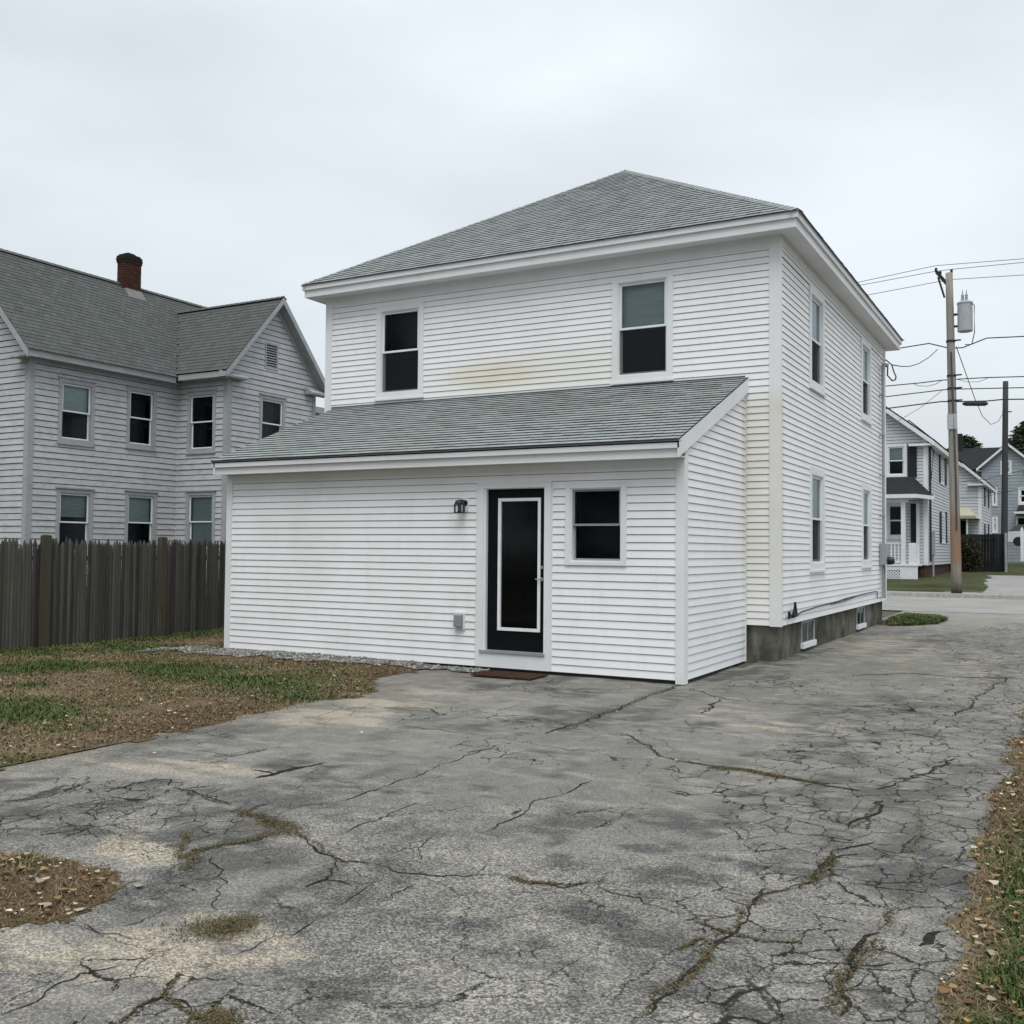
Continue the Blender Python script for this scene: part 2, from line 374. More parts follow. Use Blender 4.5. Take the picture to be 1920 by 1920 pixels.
# ------------------------------------------------------------------ ground, street, driveway, lawns
def grid(name, xs, ys, dz, mat, colf=None, maskf=None, keep=None, kind='structure'):
    X, Y = np.meshgrid(xs, ys); sh = X.shape; x = X.ravel(); y = Y.ravel()
    z = hgt(x, y)+(dz(x, y) if callable(dz) else dz)
    i = np.arange(sh[0]*sh[1]).reshape(sh)
    f = np.stack([i[:-1, :-1], i[:-1, 1:], i[1:, 1:], i[1:, :-1]], -1).reshape(-1, 4)
    if keep is not None:
        cx = x[f].mean(1); cy = y[f].mean(1); f = f[keep(cx, cy)]
        u, inv = np.unique(f, return_inverse=True); f = inv.reshape(-1, 4); x, y, z = x[u], y[u], z[u]
    cols = {}
    if colf: cols["col"] = colf(x, y)
    if maskf: cols["mask"] = maskf(x, y)
    o = bpy.data.objects.new(name, np_mesh(name, np.stack([x, y, z], 1), f, mat, cols)); COL.objects.link(o); o["kind"] = kind
    for p in o.data.polygons: p.use_smooth = True
    return o
far = np.concatenate([[-900, -400, -150], np.arange(-60, 61, 6), [150, 400, 900]]).astype(float)
fary = np.concatenate([[-900, -300, -100, -40], np.arange(-20, 27, 4), [26.9, 27.5, 27.6, 27.8, 28.5, 29, 30, 32, 34, 36, 38, 40, 45, 55, 70, 100, 150, 400, 900]]).astype(float)
FLATY = lambda x, y: np.where(y > 100, -(y-100)*.012, 0)
grid('ground', far, fary, lambda x, y: -0.03+FLATY(x, y), M['base'])
grid('street', np.arange(-60, 61, 4.), np.array([17.6, 20, 23, 26, 27.4]), 0.004, M['street'])
o = MB()
for x in np.arange(-40, 40, 2.0): o.box(x+.005, x+1.995, 27.4, 27.55, -.02, .125)
o.build('kerb', M['curb'], None, 'structure')
o = MB()
for x in np.arange(-40, 40, 1.5): o.box(x+.01, x+1.49, 27.555, 28.95, .02, .132)
o.build('sidewalk', M['walk'], None, 'structure')
grid('far_lawn', np.concatenate([np.arange(-40, 0, 2.), np.arange(0, 8, .1), np.arange(8, 41, 2.)]), np.concatenate([np.arange(28.96, 46, .25), np.arange(46, 90, 4.)]), 0.004, M['farlawn'],
     keep=lambda x, y: ~((x > 1.35-(y-29)*.045+(fbm(y*.8, y*0, 3)-.5)*.5) & (x < 6.5) & (y < 44)))
grid('far_driveway', np.linspace(0., 6.5, 8), np.arange(28.96, 45, 1.), 0.002, M['street'])

def blobs(x, y, lst, z=-.07):
    """sum of soft elliptical patches surveyed from the photograph: (px, py, rx, ry)"""
    m = np.zeros_like(x)
    for px, py, rx, ry, s in lst:
        c = at(px, py, 2, z); d = ((x-c[0])/rx)**2+((y-c[1])/ry)**2
        m = np.maximum(m, s*np.exp(-d*1.4))
    return m
def lerp(a, b, m): return a*(1-m[:, None])+np.array(b)[None]*m[:, None]
def drive_col(x, y):
    n1 = fbm(x*.8, y*.8+3, 5); n2 = fbm(x*2.6+9, y*1.5, 5); n3 = fbm(x*.45+40, y*.3, 4); n4 = fbm(x*7, y*7+11, 3)
    c = np.ones((len(x), 3))*np.array([.186, .179, .168])
    c = lerp(c, (.250, .240, .222), np.clip((n1-.45)*3, 0, 1))                       # worn and dusty
    c = lerp(c, (.108, .107, .102), np.clip((n2-.50)*5.5, 0, 1))                    # darker binder
    c = lerp(c, (.185, .185, .155), np.clip((n3-.5)*4, 0, .7))
    tan = blobs(x, y, [(300, 1790, .5, .45, 1), (440, 1745, .5, .22, .8), (250, 1595, .45, .25, .9), (640, 1345, 1.0, .55, .9), (720, 1320, .8, .45, .8), (540, 1355, .7, .4, .6),
                       (820, 1300, .9, .5, .6), (290, 1440, .8, .25, .7), (1460, 1360, 1.1, .8, .45), (1360, 1330, .8, .6, .45), (60, 1770, .5, .12, .9), (400, 1438, .8, .2, .7), (1700, 1230, .7, 2.2, .4),
                       (1640, 1215, .8, 3, .5), (1820, 1250, .6, 3, .4)])
    rag = fbm(x*5.2+7, y*5.2, 5); rag2 = fbm(x*3.4+31, y*6.5, 5); fine_ = fbm(x*17, y*17+5, 3)
    c = lerp(c, (.37, .325, .26), np.clip(smooth((tan*1.15+(rag2-.5)*1.5+(fine_-.5)*.5-.30)/.6), 0, .85))
    dark = blobs(x, y, [(1350, 1265, .9, 1.2, 1), (1480, 1235, .5, 2.4, 1), (1560, 1190, .45, 2.5, .9), (1230, 1275, .6, .4, .6), (1060, 1610, .25, .2, .9), (1200, 1590, .3, .2, .8), (1270, 1540, .5, .3, .7), (1000, 1800, .35, .3, .7),
                        (1120, 1720, .5, .25, .6), (1450, 1500, .6, .35, .5), (540, 1440, .5, .12, .8), (760, 1330, .5, .15, .8), (1700, 1850, .3, .3, .6), (1800, 1650, .18, .6, .7), (200, 1510, .5, .25, .7), (900, 1280, 1.0, .25, .5), (1520, 1400, .7, .5, .4), (1600, 1330, .8, .6, .55), (1280, 1640, .35, .25, .7), (860, 1740, .4, .25, .6), (700, 1880, .4, .2, .7), (1450, 1620, .4, .3, .6), (450, 1580, .4, .2, .5), (650, 1440, .7, .3, .5), (820, 1480, .8, .3, .4), (1350, 1870, .4, .3, .5), (1020, 1290, .8, .3, .6), (60, 1520, .4, .25, .8), (160, 1560, .5, .2, .8)])
    c = lerp(c, (.072, .076, .074), np.clip(smooth((dark*1.1+(rag-.5)*1.9+(fine_-.5)*.7-.38)/.55), 0, .80))
    c = lerp(c, (.30, .288, .262), np.clip(smooth((fbm(x*4+50, y*8, 5)-.56)/.16), 0, .45))
    brown = blobs(x, y, [(420, 1740, .18, .12, 1), (500, 1545, .18, .12, .9)])
    c = lerp(c, (.10, .075, .045), np.clip(brown*(.4+n4), 0, .9))
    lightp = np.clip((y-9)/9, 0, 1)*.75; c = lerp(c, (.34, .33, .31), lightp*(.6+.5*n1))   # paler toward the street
    edge = np.clip(1-np.abs(x+2.9)/.5, 0, 1)*(y < 0); c = lerp(c, (.20, .18, .14), edge*.5)
    return c*(.86+.28*n4[:, None])
def drive_mask(x, y):
    n = fbm(x*1.1, y*.7+7, 4)
    al = np.clip((x-2.15-.35*np.sin(y*.6)+(n-.5)*1.7)/.5, 0, 1)*(y < 14)
    al = np.maximum(al, np.clip((fbm(x*.8+60, y*.8, 4)-.53)*5, 0, .62)*(y < 3))
    al = np.maximum(al, blobs(x, y, [(220, 1500, 1.1, .75, 1.3), (330, 1520, .7, .5, 1), (120, 1540, .7, .5, 1), (150, 1400, 1.3, .35, .7), (300, 1650, .5, .5, .7)]))
    co = np.clip((-y-5.2)/2.2, 0, 1)*np.clip(.35+1.6*(fbm(x*1.3, y*1.3+2, 4)-.3), 0, 1)
    return np.stack([np.clip(al, 0, 1), np.clip(co+.12, 0, 1), np.clip(.8+(fbm(x*.7+3, y*.7, 3)-.5)*2, 0, 1)], 1)
dys = np.concatenate([np.arange(-13.5, -2, .035), np.arange(-2, 6, .06), np.arange(6, 17.61, .15)])
RELF = lambda x, y: .025*(fbm(x*.7, y*.7, 3)-.5)*(y < 10)
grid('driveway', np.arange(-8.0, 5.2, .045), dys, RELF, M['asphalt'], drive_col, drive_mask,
     keep=lambda x, y: ((x > -3.3-.9*(y > -3)) | (y < -8.2)) & ((y < 2.0) | (x > .2)))

# cracks: thin soil-filled fissures following the photograph
def trace(pts, step, jag, z=-.07):
    """surveyed pixel polyline to a wandering ground path: points and arc lengths"""
    P = [at(a[0], a[1], 2, z) if len(a) == 2 else np.array(a) for a in pts]; q = []
    for a, b in zip(P[:-1], P[1:]):
        n = max(2, int(np.linalg.norm(b-a)/step)); q += [a+(b-a)*i/n for i in range(n)]
    q.append(P[-1]); q = np.array(q); n = len(q)
    sl = np.concatenate([[0], np.cumsum(np.linalg.norm(np.diff(q, axis=0), axis=1))]); o_ = R.random()*90
    env = np.minimum(1, np.minimum(sl, sl[-1]-sl)/.12)
    for ax in (0, 1):
        q[:, ax] += env*((vnoise(sl*5+o_+ax*31, sl*0)-.5)*jag*2.2+(vnoise(sl*17+o_+ax*13, sl*0+4.5)-.5)*jag*1.1+(vnoise(sl*45+o_, sl*0+9.5+ax)-.5)*jag*.45)
    return q, sl
def ribbon(mb, pts, w, jag=.04, depth=1):
    q, sl = trace(pts, .022, jag); n = len(q); o_ = R.random()*70
    w = w*.62; ww = w*(.22+1.25*vnoise(sl*6+o_, sl*0+2)**1.3+.35*vnoise(sl*31+o_, sl*0+7))*np.clip(.2+np.minimum(sl, sl[-1]-sl)/.10, 0, 1)
    d = np.gradient(q, axis=0); d /= np.linalg.norm(d, axis=1)[:, None]+1e-9
    zz = hgt(q[:, 0], q[:, 1])+RELF(q[:, 0], q[:, 1])+.0035
    l = np.stack([q[:, 0]-d[:, 1]*ww/2, q[:, 1]+d[:, 0]*ww/2, zz], 1); r_ = np.stack([q[:, 0]+d[:, 1]*ww/2, q[:, 1]-d[:, 0]*ww/2, zz], 1)
    for i in range(n-1): mb.quad(l[i], r_[i], r_[i+1], l[i+1])
    if depth:
        for b_ in range(int(sl[-1]/.32)):            # short side fissures
            i = R.randrange(2, max(3, n-2)); a_ = math.atan2(d[i, 1], d[i, 0])+R.choice((-1, 1))*R.uniform(.5, 1.4); L_ = R.uniform(.05, .28)
            e_ = q[i]+np.array([math.cos(a_)*L_, math.sin(a_)*L_, 0]); ribbon(mb, [q[i], e_], w*.75, jag*.7, 0)
CR = [([(1277, 1284), (1215, 1307), (1150, 1332), (1085, 1357), (1020, 1377)], .030), ([(1290, 1290), (1360, 1312), (1480, 1321), (1650, 1326), (1720, 1336), (1782, 1344)], .016),
      ([(1350, 1312), (1335, 1322), (1313, 1337)], .03), ([(1782, 1344), (1815, 1325), (1840, 1300), (1890, 1278)], .022), ([(1145, 1378), (1180, 1378), (1225, 1408), (1240, 1420), (1300, 1432), (1370, 1440)], .018),
      ([(1470, 1457), (1560, 1475), (1615, 1483)], .035), ([(1645, 1480), (1690, 1466), (1740, 1453), (1790, 1423)], .022), ([(640, 1502), (720, 1478), (800, 1446), (860, 1425), (900, 1408), (935, 1395)], .014),
      ([(750, 1358), (800, 1368), (870, 1376), (935, 1381)], .014), ([(932, 1396), (970, 1393), (1030, 1401), (1100, 1408)], .012), ([(640, 1563), (690, 1545), (740, 1520), (785, 1504)], .016),
      ([(700, 1618), (742, 1636), (815, 1640), (920, 1635), (1000, 1650), (1100, 1655), (1180, 1682), (1240, 1708), (1285, 1716)], .013), ([(640, 1693), (690, 1668), (720, 1650), (748, 1635)], .011),
      ([(640, 1648), (680, 1652), (712, 1652)], .008), ([(650, 1700), (700, 1692), (740, 1680), (782, 1655)], .009), ([(905, 1560), (960, 1530), (1000, 1505), (1060, 1487), (1112, 1462)], .013),
      ([(745, 1595), (790, 1575), (815, 1570), (790, 1612)], .010), ([(560, 1565), (600, 1590), (640, 1612), (690, 1618)], .022), ([(572, 1662), (600, 1645), (625, 1625)], .028),
      ([(0, 1503), (60, 1497), (120, 1481), (168, 1466)], .03), ([(330, 1478), (370, 1490), (432, 1508)], .022), ([(392, 1484), (420, 1475), (450, 1468)], .010), ([(180, 1487), (250, 1470), (315, 1461), (318, 1474)], .016),
      ([(520, 1530), (580, 1510), (640, 1502)], .010), ([(480, 1459), (530, 1448), (560, 1440), (606, 1430)], .075), ([(395, 1418), (440, 1414), (500, 1405)], .02), ([(0, 1906), (50, 1888), (130, 1850), (240, 1808)], .013),
      ([(228, 1920), (270, 1890), (310, 1873), (335, 1830)], .016), ([(310, 1873), (345, 1893), (375, 1912)], .022), ([(0, 1817), (55, 1796)], .014), ([(155, 1732), (200, 1746), (272, 1764)], .013),
      ([(230, 1737), (320, 1698)], .012), ([(300, 1675), (360, 1660), (410, 1645), (425, 1630), (395, 1605)], .011), ([(412, 1645), (413, 1712)], .009), ([(430, 1792), (500, 1765), (560, 1745), (592, 1722)], .010),
      ([(1218, 1905), (1245, 1860), (1290, 1825), (1335, 1785)], .032), ([(1340, 1778), (1395, 1735), (1432, 1680), (1430, 1668)], .024), ([(1432, 1678), (1470, 1668), (1520, 1655)], .016), ([(1522, 1655), (1550, 1640), (1562, 1615), (1558, 1600)], .045),
      ([(1555, 1600), (1600, 1585), (1640, 1580)], .024), ([(1590, 1556), (1640, 1530), (1655, 1500)], .026), ([(1285, 1716), (1330, 1718), (1395, 1712)], .012), ([(1305, 1730), (1360, 1745), (1440, 1762), (1500, 1768)], .018),
      ([(1575, 1905), (1590, 1850), (1625, 1780), (1650, 1750)], .034), ([(1500, 1785), (1640, 1783), (1665, 1778)], .012), ([(1725, 1775), (1735, 1750), (1760, 1748)], .045), ([(1590, 1700), (1690, 1690), (1740, 1705)], .010),
      ([(1280, 1780), (1320, 1765), (1340, 1775)], .016), ([(1600, 1271), (1700, 1268), (1800, 1276), (1890, 1278)], .03), ([(1770, 1665), (1800, 1655), (1830, 1640)], .014), ([(1000, 1655), (1050, 1662), (1100, 1657)], .02)]
mb = MB()
for pts, w in CR: ribbon(mb, pts, w)
mb.build('asphalt_cracks', M['crack'], None, 'structure')
MOSS = [([(1265, 1288), (1150, 1333), (1060, 1367)], .035, 900), ([(1340, 1440), (1400, 1446), (1465, 1457)], .05, 1600), ([(1465, 1457), (1540, 1470)], .03, 500), ([(340, 1608), (420, 1585), (520, 1562)], .03, 1100), ([(445, 1522), (490, 1528), (510, 1545), (550, 1563)], .06, 1500), ([(350, 1560), (335, 1600)], .03, 300),
        ([(1575, 1900), (1600, 1830), (1640, 1765)], .04, 700), ([(1650, 1740), (1700, 1680), (1722, 1560), (1725, 1520)], .03, 700), ([(380, 1912), (430, 1918)], .05, 900), ([(960, 1648), (1040, 1660)], .025, 350), ([(370, 1608), (345, 1630)], .04, 300),
        ([(1250, 1870), (1330, 1785), (1430, 1680)], .02, 500), ([(1520, 1655), (1562, 1610)], .03, 350), ([(0, 1432), (120, 1412), (400, 1347), (600, 1302)], .05, 2400), ([(360, 1745), (470, 1725)], .10, 1500)]
# lawns
def lawn_green(x, y):
    g = blobs(x, y, [(430, 1285, 1.5, .8, 1), (330, 1265, 1.5, .9, .9), (40, 1345, 1.0, .7, 1), (100, 1255, 1.0, .9, .8), (560, 1250, 1.2, .5, .4), (30, 1225, 1.5, 1.2, .9), (200, 1215, 2.2, .6, .7), (620, 1265, .8, .4, .45), (220, 1330, .5, .25, .5), (330, 1215, 1.6, .4, .6), (60, 1290, .8, .4, .6)])
    g = np.maximum(g, np.clip((-9.2-x)/.8, 0, 1)*.8)
    g = np.maximum(g, np.clip((x-3.86)/.2, 0, 1)*np.clip((-y-4.2)/1.6, .2, 1)*np.clip(.45+2.6*(fbm(x*4, y*4+3, 3)-.28), .1, 1.1)*1.05)
    g = np.maximum(g, ((y > 9) & (x < 3))*.55)
    isl = (x < .8) & (y < -8.1); g = np.where(isl, .55*np.clip((-.55-x)/.5, 0, 1)*(fbm(x*5, y*5, 3) > .45), g)
    return np.clip(g*(.35+1.3*fbm(x*2.2+5, y*2.2, 4))+(fbm(x*.9, y*.9+8, 3)-.47)*1.3+(fbm(x*3.5+3, y*3.5, 3)-.5)*.35, 0, 1)
def lawn_col(x, y):
    g = lawn_green(x, y); n = fbm(x*1.6+2, y*1.6, 4); n2 = fbm(x*6, y*6, 3)
    c = np.ones((len(x), 3))*np.array([.105, .075, .045]); c = lerp(c, (.205, .16, .10), np.clip((n-.42)*3.5, 0, 1)); c = lerp(c, (.075, .05, .032), np.clip((n2-.55)*4, 0, .8))
    return lerp(c, (.045, .07, .022), g*.85)
def edge_n(y): return (fbm(y*1.7, y*0+3.3, 4)-.5)*.42
S_L = lambda x, y: np.minimum(-2.88+edge_n(y)-x-.75*smooth((y+2.7)/1.5)+(fbm(x*5, y*5, 3)-.5)*.16, y+8.0-(fbm(x*1.5, x*0, 3)-.5)*.4)
S_R = lambda x, y: x-3.81-edge_n(y*1.4+20)*.6
ISL_C = [(-1.9, -9.35, 1.35, .95), (-.45, -9.05, .85, .50)]
def S_I(x, y):
    n = (fbm(x*2.4, y*2.4, 4)-.5)*1.1+(fbm(x*9, y*9, 3)-.5)*.45; d = np.minimum.reduce([((x-a)/c)**2+((y-b)/e)**2 for a, b, c, e in ISL_C]); return (1+n-d)*.35
S_V = lambda x, y: np.minimum((1+(fbm(x*2, y*2, 3)-.5)*.7-((x-.85)/.75)**2-((y-13.6)/2.3)**2)*.4, x-.48)
LEFT, RIGHT, ISL, VERGE = [(lambda f: (lambda x, y: f(x, y) > 0))(f) for f in (S_L, S_R, S_I, S_V)]
def dome(x, y):
    x = np.asarray(x, float); y = np.asarray(y, float); s_ = np.maximum.reduce([S_L(x, y), S_R(x, y), S_I(x, y), S_V(x, y)])
    return .003+smooth(s_/.45)*(.012+.045*fbm(x*2.5, y*2.5, 4))
grid('lawn', np.arange(-40, -2.4, .11), np.concatenate([np.arange(-8.4, 10, .11), np.arange(10, 17.6, .5)]), dome, M['soil'], lawn_col, keep=lambda x, y: S_L(x, y) > -.05)
grid('verge', np.arange(3.6, 9, .05), np.concatenate([np.arange(-13, -2, .05), np.arange(-2, 17.5, .15)]), dome, M['soil'], lawn_col, keep=RIGHT)
grid('dirt_patch', np.arange(-3.6, .9, .04), np.arange(-10.6, -8, .04), dome, M['soil'], lawn_col, keep=ISL)
grid('house_verge', np.arange(.3, 2.2, .05), np.arange(10.5, 17.2, .08), dome, M['soil'], lawn_col, keep=VERGE)

def scatter(region, x0, x1, y0, y1, n):
    x = NR.uniform(x0, x1, n); y = NR.uniform(y0, y1, n); k = region(x, y); return x[k], y[k]
def blades(name, region, box, n, hmin, hmax, wid):
    if callable(region):
        x, y = scatter(region, *box, n); g = lawn_green(x, y); m = len(x)
        keepd = NR.rand(m) < np.clip(.45+g*.9, 0, 1); x, y, g = x[keepd], y[keepd], g[keepd]; m = len(x)
        z = hgt(x, y)+dome(x, y)-.004
    else:
        x, y = region; m = len(x); g = np.full(m, .12); z = hgt(x, y)+np.maximum(RELF(x, y)+.002, dome(x, y))
    a = NR.rand(m)*2*np.pi; hh = (hmin+(hmax-hmin)*NR.rand(m))*(.55+.7*g); lean = hh*(.25+1.1*NR.rand(m)+(1-g)*1.2); w = wid*(.6+.8*NR.rand(m))
    dx, dy = np.cos(a), np.sin(a); bx, by = -dy*w/2, dx*w/2
    b0 = np.stack([x-bx, y-by, z], 1); b1 = np.stack([x+bx, y+by, z], 1)
    m0 = np.stack([x-bx*.8+dx*lean*.4, y-by*.8+dy*lean*.4, z+hh*.65], 1); m1 = np.stack([x+bx*.8+dx*lean*.4, y+by*.8+dy*lean*.4, z+hh*.65], 1)
    tp = np.stack([x+dx*lean, y+dy*lean, z+hh*.9], 1)
    v = np.stack([b0, b1, m0, m1, tp], 1).reshape(-1, 3); i = np.arange(m)[:, None]*5
    f = np.concatenate([i+np.array([[0, 1, 3]]), i+np.array([[0, 3, 2]]), i+np.array([[2, 3, 4]])], 0)
    gr = NR.rand(m)[:, None]; dull = 1.0 if callable(region) else .55; green = np.array([.040, .072, .018])*(1-gr)+np.array([.088, .115, .036])*gr
    tan = np.array([.115, .078, .040])*(1-gr)+np.array([.265, .20, .115])*gr
    tan = tan*dull; isg = (NR.rand(m) < np.clip(g*1.5, 0, .93))[:, None]
    c = np.repeat(np.where(isg, green, tan), 5, 0)
    o = bpy.data.objects.new(name, np_mesh(name, v, f, M['blade'], {"col": c})); COL.objects.link(o); o["kind"] = 'stuff'
    return o
blades('lawn_grass', LEFT, (-11, -2.4, -8.4, 6), 230000, .018, .055, .010)
blades('verge_grass', RIGHT, (3.7, 5.3, -9.2, 1.5), 120000, .014, .055, .007)
blades('patch_grass', ISL, (-3.5, .9, -10.6, -8), 75000, .012, .05, .005)
blades('corner_grass', VERGE, (.4, 1.8, 11, 16.2), 20000, .04, .11, .012)
blades('straw_litter', (lambda a, b: (a[(S_L(a, b) > -.10) | (S_I(a, b) > -.05) | (S_R(a, b) > -.04)], b[(S_L(a, b) > -.10) | (S_I(a, b) > -.05) | (S_R(a, b) > -.04)]))(np.concatenate([NR.uniform(-4.4, -2.7, 9000), NR.uniform(-2.6, .8, 9000), NR.uniform(3.7, 4.4, 9000)]), np.concatenate([NR.uniform(-8.2, -1, 9000), NR.uniform(-10.2, -8, 9000), NR.uniform(-9, -1, 9000)])), None, 0, .004, .03, .006)
mx_, my_ = [], []
for pts, w, n in MOSS+[(p_, .009, 60*len(p_)) for p_, w_ in CR if w_ >= .016 and R.random() < .7]:
    q, sl = trace(pts, .02, .03); k = NR.randint(0, len(q), n); wv = w*(.3+1.4*vnoise(sl*5, sl*0+3))[k]
    mx_.append(q[k, 0]+NR.randn(n)*wv*.6); my_.append(q[k, 1]+NR.randn(n)*wv*.6)
blades('moss_tufts', (np.concatenate(mx_), np.concatenate(my_)), None, 0, .004, .013, .007)

def leaves(name, regions, sz):
    V_, F_, C_ = [], [], []; n = 0
    pal = [(.42, .33, .21), (.30, .19, .10), (.55, .47, .36), (.20, .11, .06), (.36, .22, .09), (.62, .55, .43), (.16, .10, .06)]
    for region, box, cnt in regions:
        x, y = scatter(region, *box, cnt)
        for a, b in zip(x, y):
            s = sz*(.40+1.1*R.random()**2.2); t = R.random()*6.28; cu = R.uniform(.1, .7)*s; tl = R.uniform(-.5, .5)
            z = float(hgt(a, b)+dome(np.array([a]), np.array([b]))[0])+.010+R.random()*.014
            ca, sa = math.cos(t), math.sin(t); wd = R.uniform(.28, .5)
            for (u, w, h) in ((-.5, 0, cu*.8), (-.2, wd*.8, cu*.35), (.2, wd, cu*.2), (.55, 0, cu), (.2, -wd, cu*.45), (-.2, -wd*.8, 0.)):
                V_.append((a+s*(u*ca-w*sa), b+s*(u*sa+w*ca), z+h*.5+tl*w*s*.3))
            F_ += [(n, n+1, n+2, n+3), (n, n+3, n+4, n+5)]; c = pal[R.randrange(7)]; k = R.uniform(.5, 1.1); C_ += [tuple(q*k for q in c)]*6; n += 6
    o = bpy.data.objects.new(name, np_mesh(name, np.array(V_), np.array(F_), M['leaf'], {"col": np.array(C_)})); COL.objects.link(o); o["kind"] = 'stuff'
NEARL = lambda x, y: LEFT(x, y) & (NR.rand(len(x)) < np.clip(1.1-np.abs(x+3.1)/3.2, .12, 1))
leaves('fallen_leaves', [(NEARL, (-10, -2.4, -8.3, 3), 5200), (RIGHT, (3.75, 5.0, -9, 1), 2200), (ISL, (-3.5, .9, -10.6, -8), 2600)], .036)
leaves('stray_leaves', [(lambda x, y: (x > -2.8) & (x < 3.8) & ~ISL(x, y), (-2.8, 3.8, -10.3, -.7), 60)], .032)

# gravel strip along the lean-to
GR = lambda x, y: (y < -.03) & (y > -.30-(1.0*np.clip((-x-3.0)/4.0, 0, 1))*(.25+.9*fbm(x*1.4, y*0+1, 3))-.5*(fbm(x*3, y*3, 3)-.4)) & (x > -8.4) & (x < -2.75)
grid('gravel_bed', np.arange(-8.6, -2.6, .06), np.arange(-1.6, .06, .05), lambda x, y: dome(x, y)+.006+.012*fbm(x*9, y*9, 2), M['soil'], lambda x, y: np.ones((len(x), 3))*np.array([.20, .185, .16])*(.5+fbm(x*8, y*8, 3))[:, None], keep=GR)
def gravel(name, region, box, cnt, s0, s1, dz):
    x, y = scatter(region, *box, cnt); m = len(x)
    base = np.array([(1, 0, 0), (0, 1, 0), (-1, 0, 0), (0, -1, 0), (0, 0, 1), (.7, .7, .45), (-.7, .7, .5), (-.7, -.7, .4), (.7, -.7, .5)], float)
    tri = np.array([(0, 5, 8), (5, 1, 6), (6, 2, 7), (7, 3, 8), (0, 1, 5), (1, 2, 6), (2, 3, 7), (3, 0, 8), (5, 6, 4), (6, 7, 4), (7, 8, 4), (8, 5, 4)])
    s = s0+(s1-s0)*NR.rand(m)**2; t = NR.rand(m)*6.28
    v = base[None]*(.7+.6*NR.rand(m, 9, 1)); v = v*s[:, None, None]*np.array([1, .8, .65])
    vx = v[..., 0]*np.cos(t)[:, None]-v[..., 1]*np.sin(t)[:, None]; vy = v[..., 0]*np.sin(t)[:, None]+v[..., 1]*np.cos(t)[:, None]
    z = hgt(x, y)+(dz(x, y) if callable(dz) else dz)
    P = np.stack([vx+x[:, None], vy+y[:, None], v[..., 2]+z[:, None]], -1).reshape(-1, 3)
    f = (tri[None]+np.arange(m)[:, None, None]*9).reshape(-1, 3)
    c = np.repeat((.10+.34*NR.rand(m, 1)**1.6)*np.array([[1, .97, .91]]), 9, 0)
    o = bpy.data.objects.new(name, np_mesh(name, P, f, M['stone'], {"col": c})); COL.objects.link(o); o["kind"] = 'stuff'
gravel('gravel', GR, (-8.5, -2.7, -1.6, 0), 9000, .012, .03, lambda x, y: dome(x, y)+.014)
DRV = lambda x, y: (NR.rand(len(x)) < np.clip(.25+blobs(x, y, [(1240, 1285, .5, .3, 1), (800, 1265, 1., .3, 1)]), 0, 1))
gravel('loose_grit', DRV, (-2.7, 3.7, -10.2, -.2), 1500, .003, .009, .012)

# ------------------------------------------------------------------ building tools
def cut(iv, ops):
    for a, b in ops:
        nv = []
        for s, e in iv:
            if b <= s or a >= e: nv.append((s, e)); continue
            if a > s: nv.append((s, a))
            if b < e: nv.append((b, e))
        iv = nv
    return [(s, e) for s, e in iv if e-s > .004]
def bands(z0, z1, zs, ops, uL, uR):
    bp = sorted(set([z0, z1]+[z for z in zs if z0 < z < z1]+[z for o in ops for z in o[2:4] if z0 < z < z1]))
    for a, b in zip(bp[:-1], bp[1:]):
        if b-a < .002: continue
        m = (a+b)/2; L, Rr = uL(m), uR(m)
        if Rr-L < .01: continue
        for s, e in cut([(L, Rr)], [(o[0], o[1]) for o in ops if o[2] < m < o[3]]):
            sa, sb = (uL(a), uL(b)) if s == L else (s, s); ea, eb = (uR(a), uR(b)) if e == Rr else (e, e)
            yield a, b, sa, sb, ea, eb
def const(v): return lambda z: v
def wall(parent, F, z0, z1, uL, uR, ops, mat, gapmat, e=.1016, lip=.015, gap=.0068, name='wall', joined=False, jitter=0, trim_=.0):
    """sheathing sheet with real openings and one lapped board object per course"""
    uL = uL if callable(uL) else const(uL); uR = uR if callable(uR) else const(uR)
    mb = MB(); P = F.p
    zs = [z0+i*.5 for i in range(int((z1-z0)/.5)+1)]
    for a, b, sa, sb, ea, eb in bands(z0, z1, zs, ops, uL, uR): mb.quad(P(sa, a, -.006), P(ea, a, -.006), P(eb, b, -.006), P(sb, b, -.006))
    w = mb.build(name, gapmat, parent)
    k = 0; zc = z0; allb = MB()
    while zc < z1-.02:
        zt = min(zc+e, z1); mb = allb if joined else MB(); off = lambda z: .002+(lip+jit-.002)*(1-(z-zc)/e)
        jit = R.uniform(-jitter, jitter)
        runs = []                                   # one board per unbroken run between openings
        for a, b, sa, sb, ea, eb in bands(zc, zt-gap, [], ops, uL, uR):
            hit = [r for r in runs if r[0] < ea and r[1] > sa]; m_ = mb
            if not joined:
                if hit:
                    m_ = hit[0][2]; hit[0][0] = min(hit[0][0], sa); hit[0][1] = max(hit[0][1], ea)
                    for h_ in hit[1:]:
                        n_ = len(m_.v); m_.v += h_[2].v; m_.c += h_[2].c; m_.f += [tuple(i+n_ for i in f_) for f_ in h_[2].f]; hit[0][0] = min(hit[0][0], h_[0]); hit[0][1] = max(hit[0][1], h_[1]); runs.remove(h_)
                else: m_ = MB(); runs.append([sa, ea, m_])
            m_.quad(P(sa, a, off(a)), P(ea, a, off(a)), P(eb, b, off(b)), P(sb, b, off(b)))
            if a == zc: m_.quad(P(sa, a, -.004), P(ea, a, -.004), P(ea, a, off(a)), P(sa, a, off(a)))
        for r in runs: r[2].build('siding_board', mat, w)
        zc += e; k += 1
    if joined and allb.f: allb.build('siding', mat, w, 'stuff')
    return w
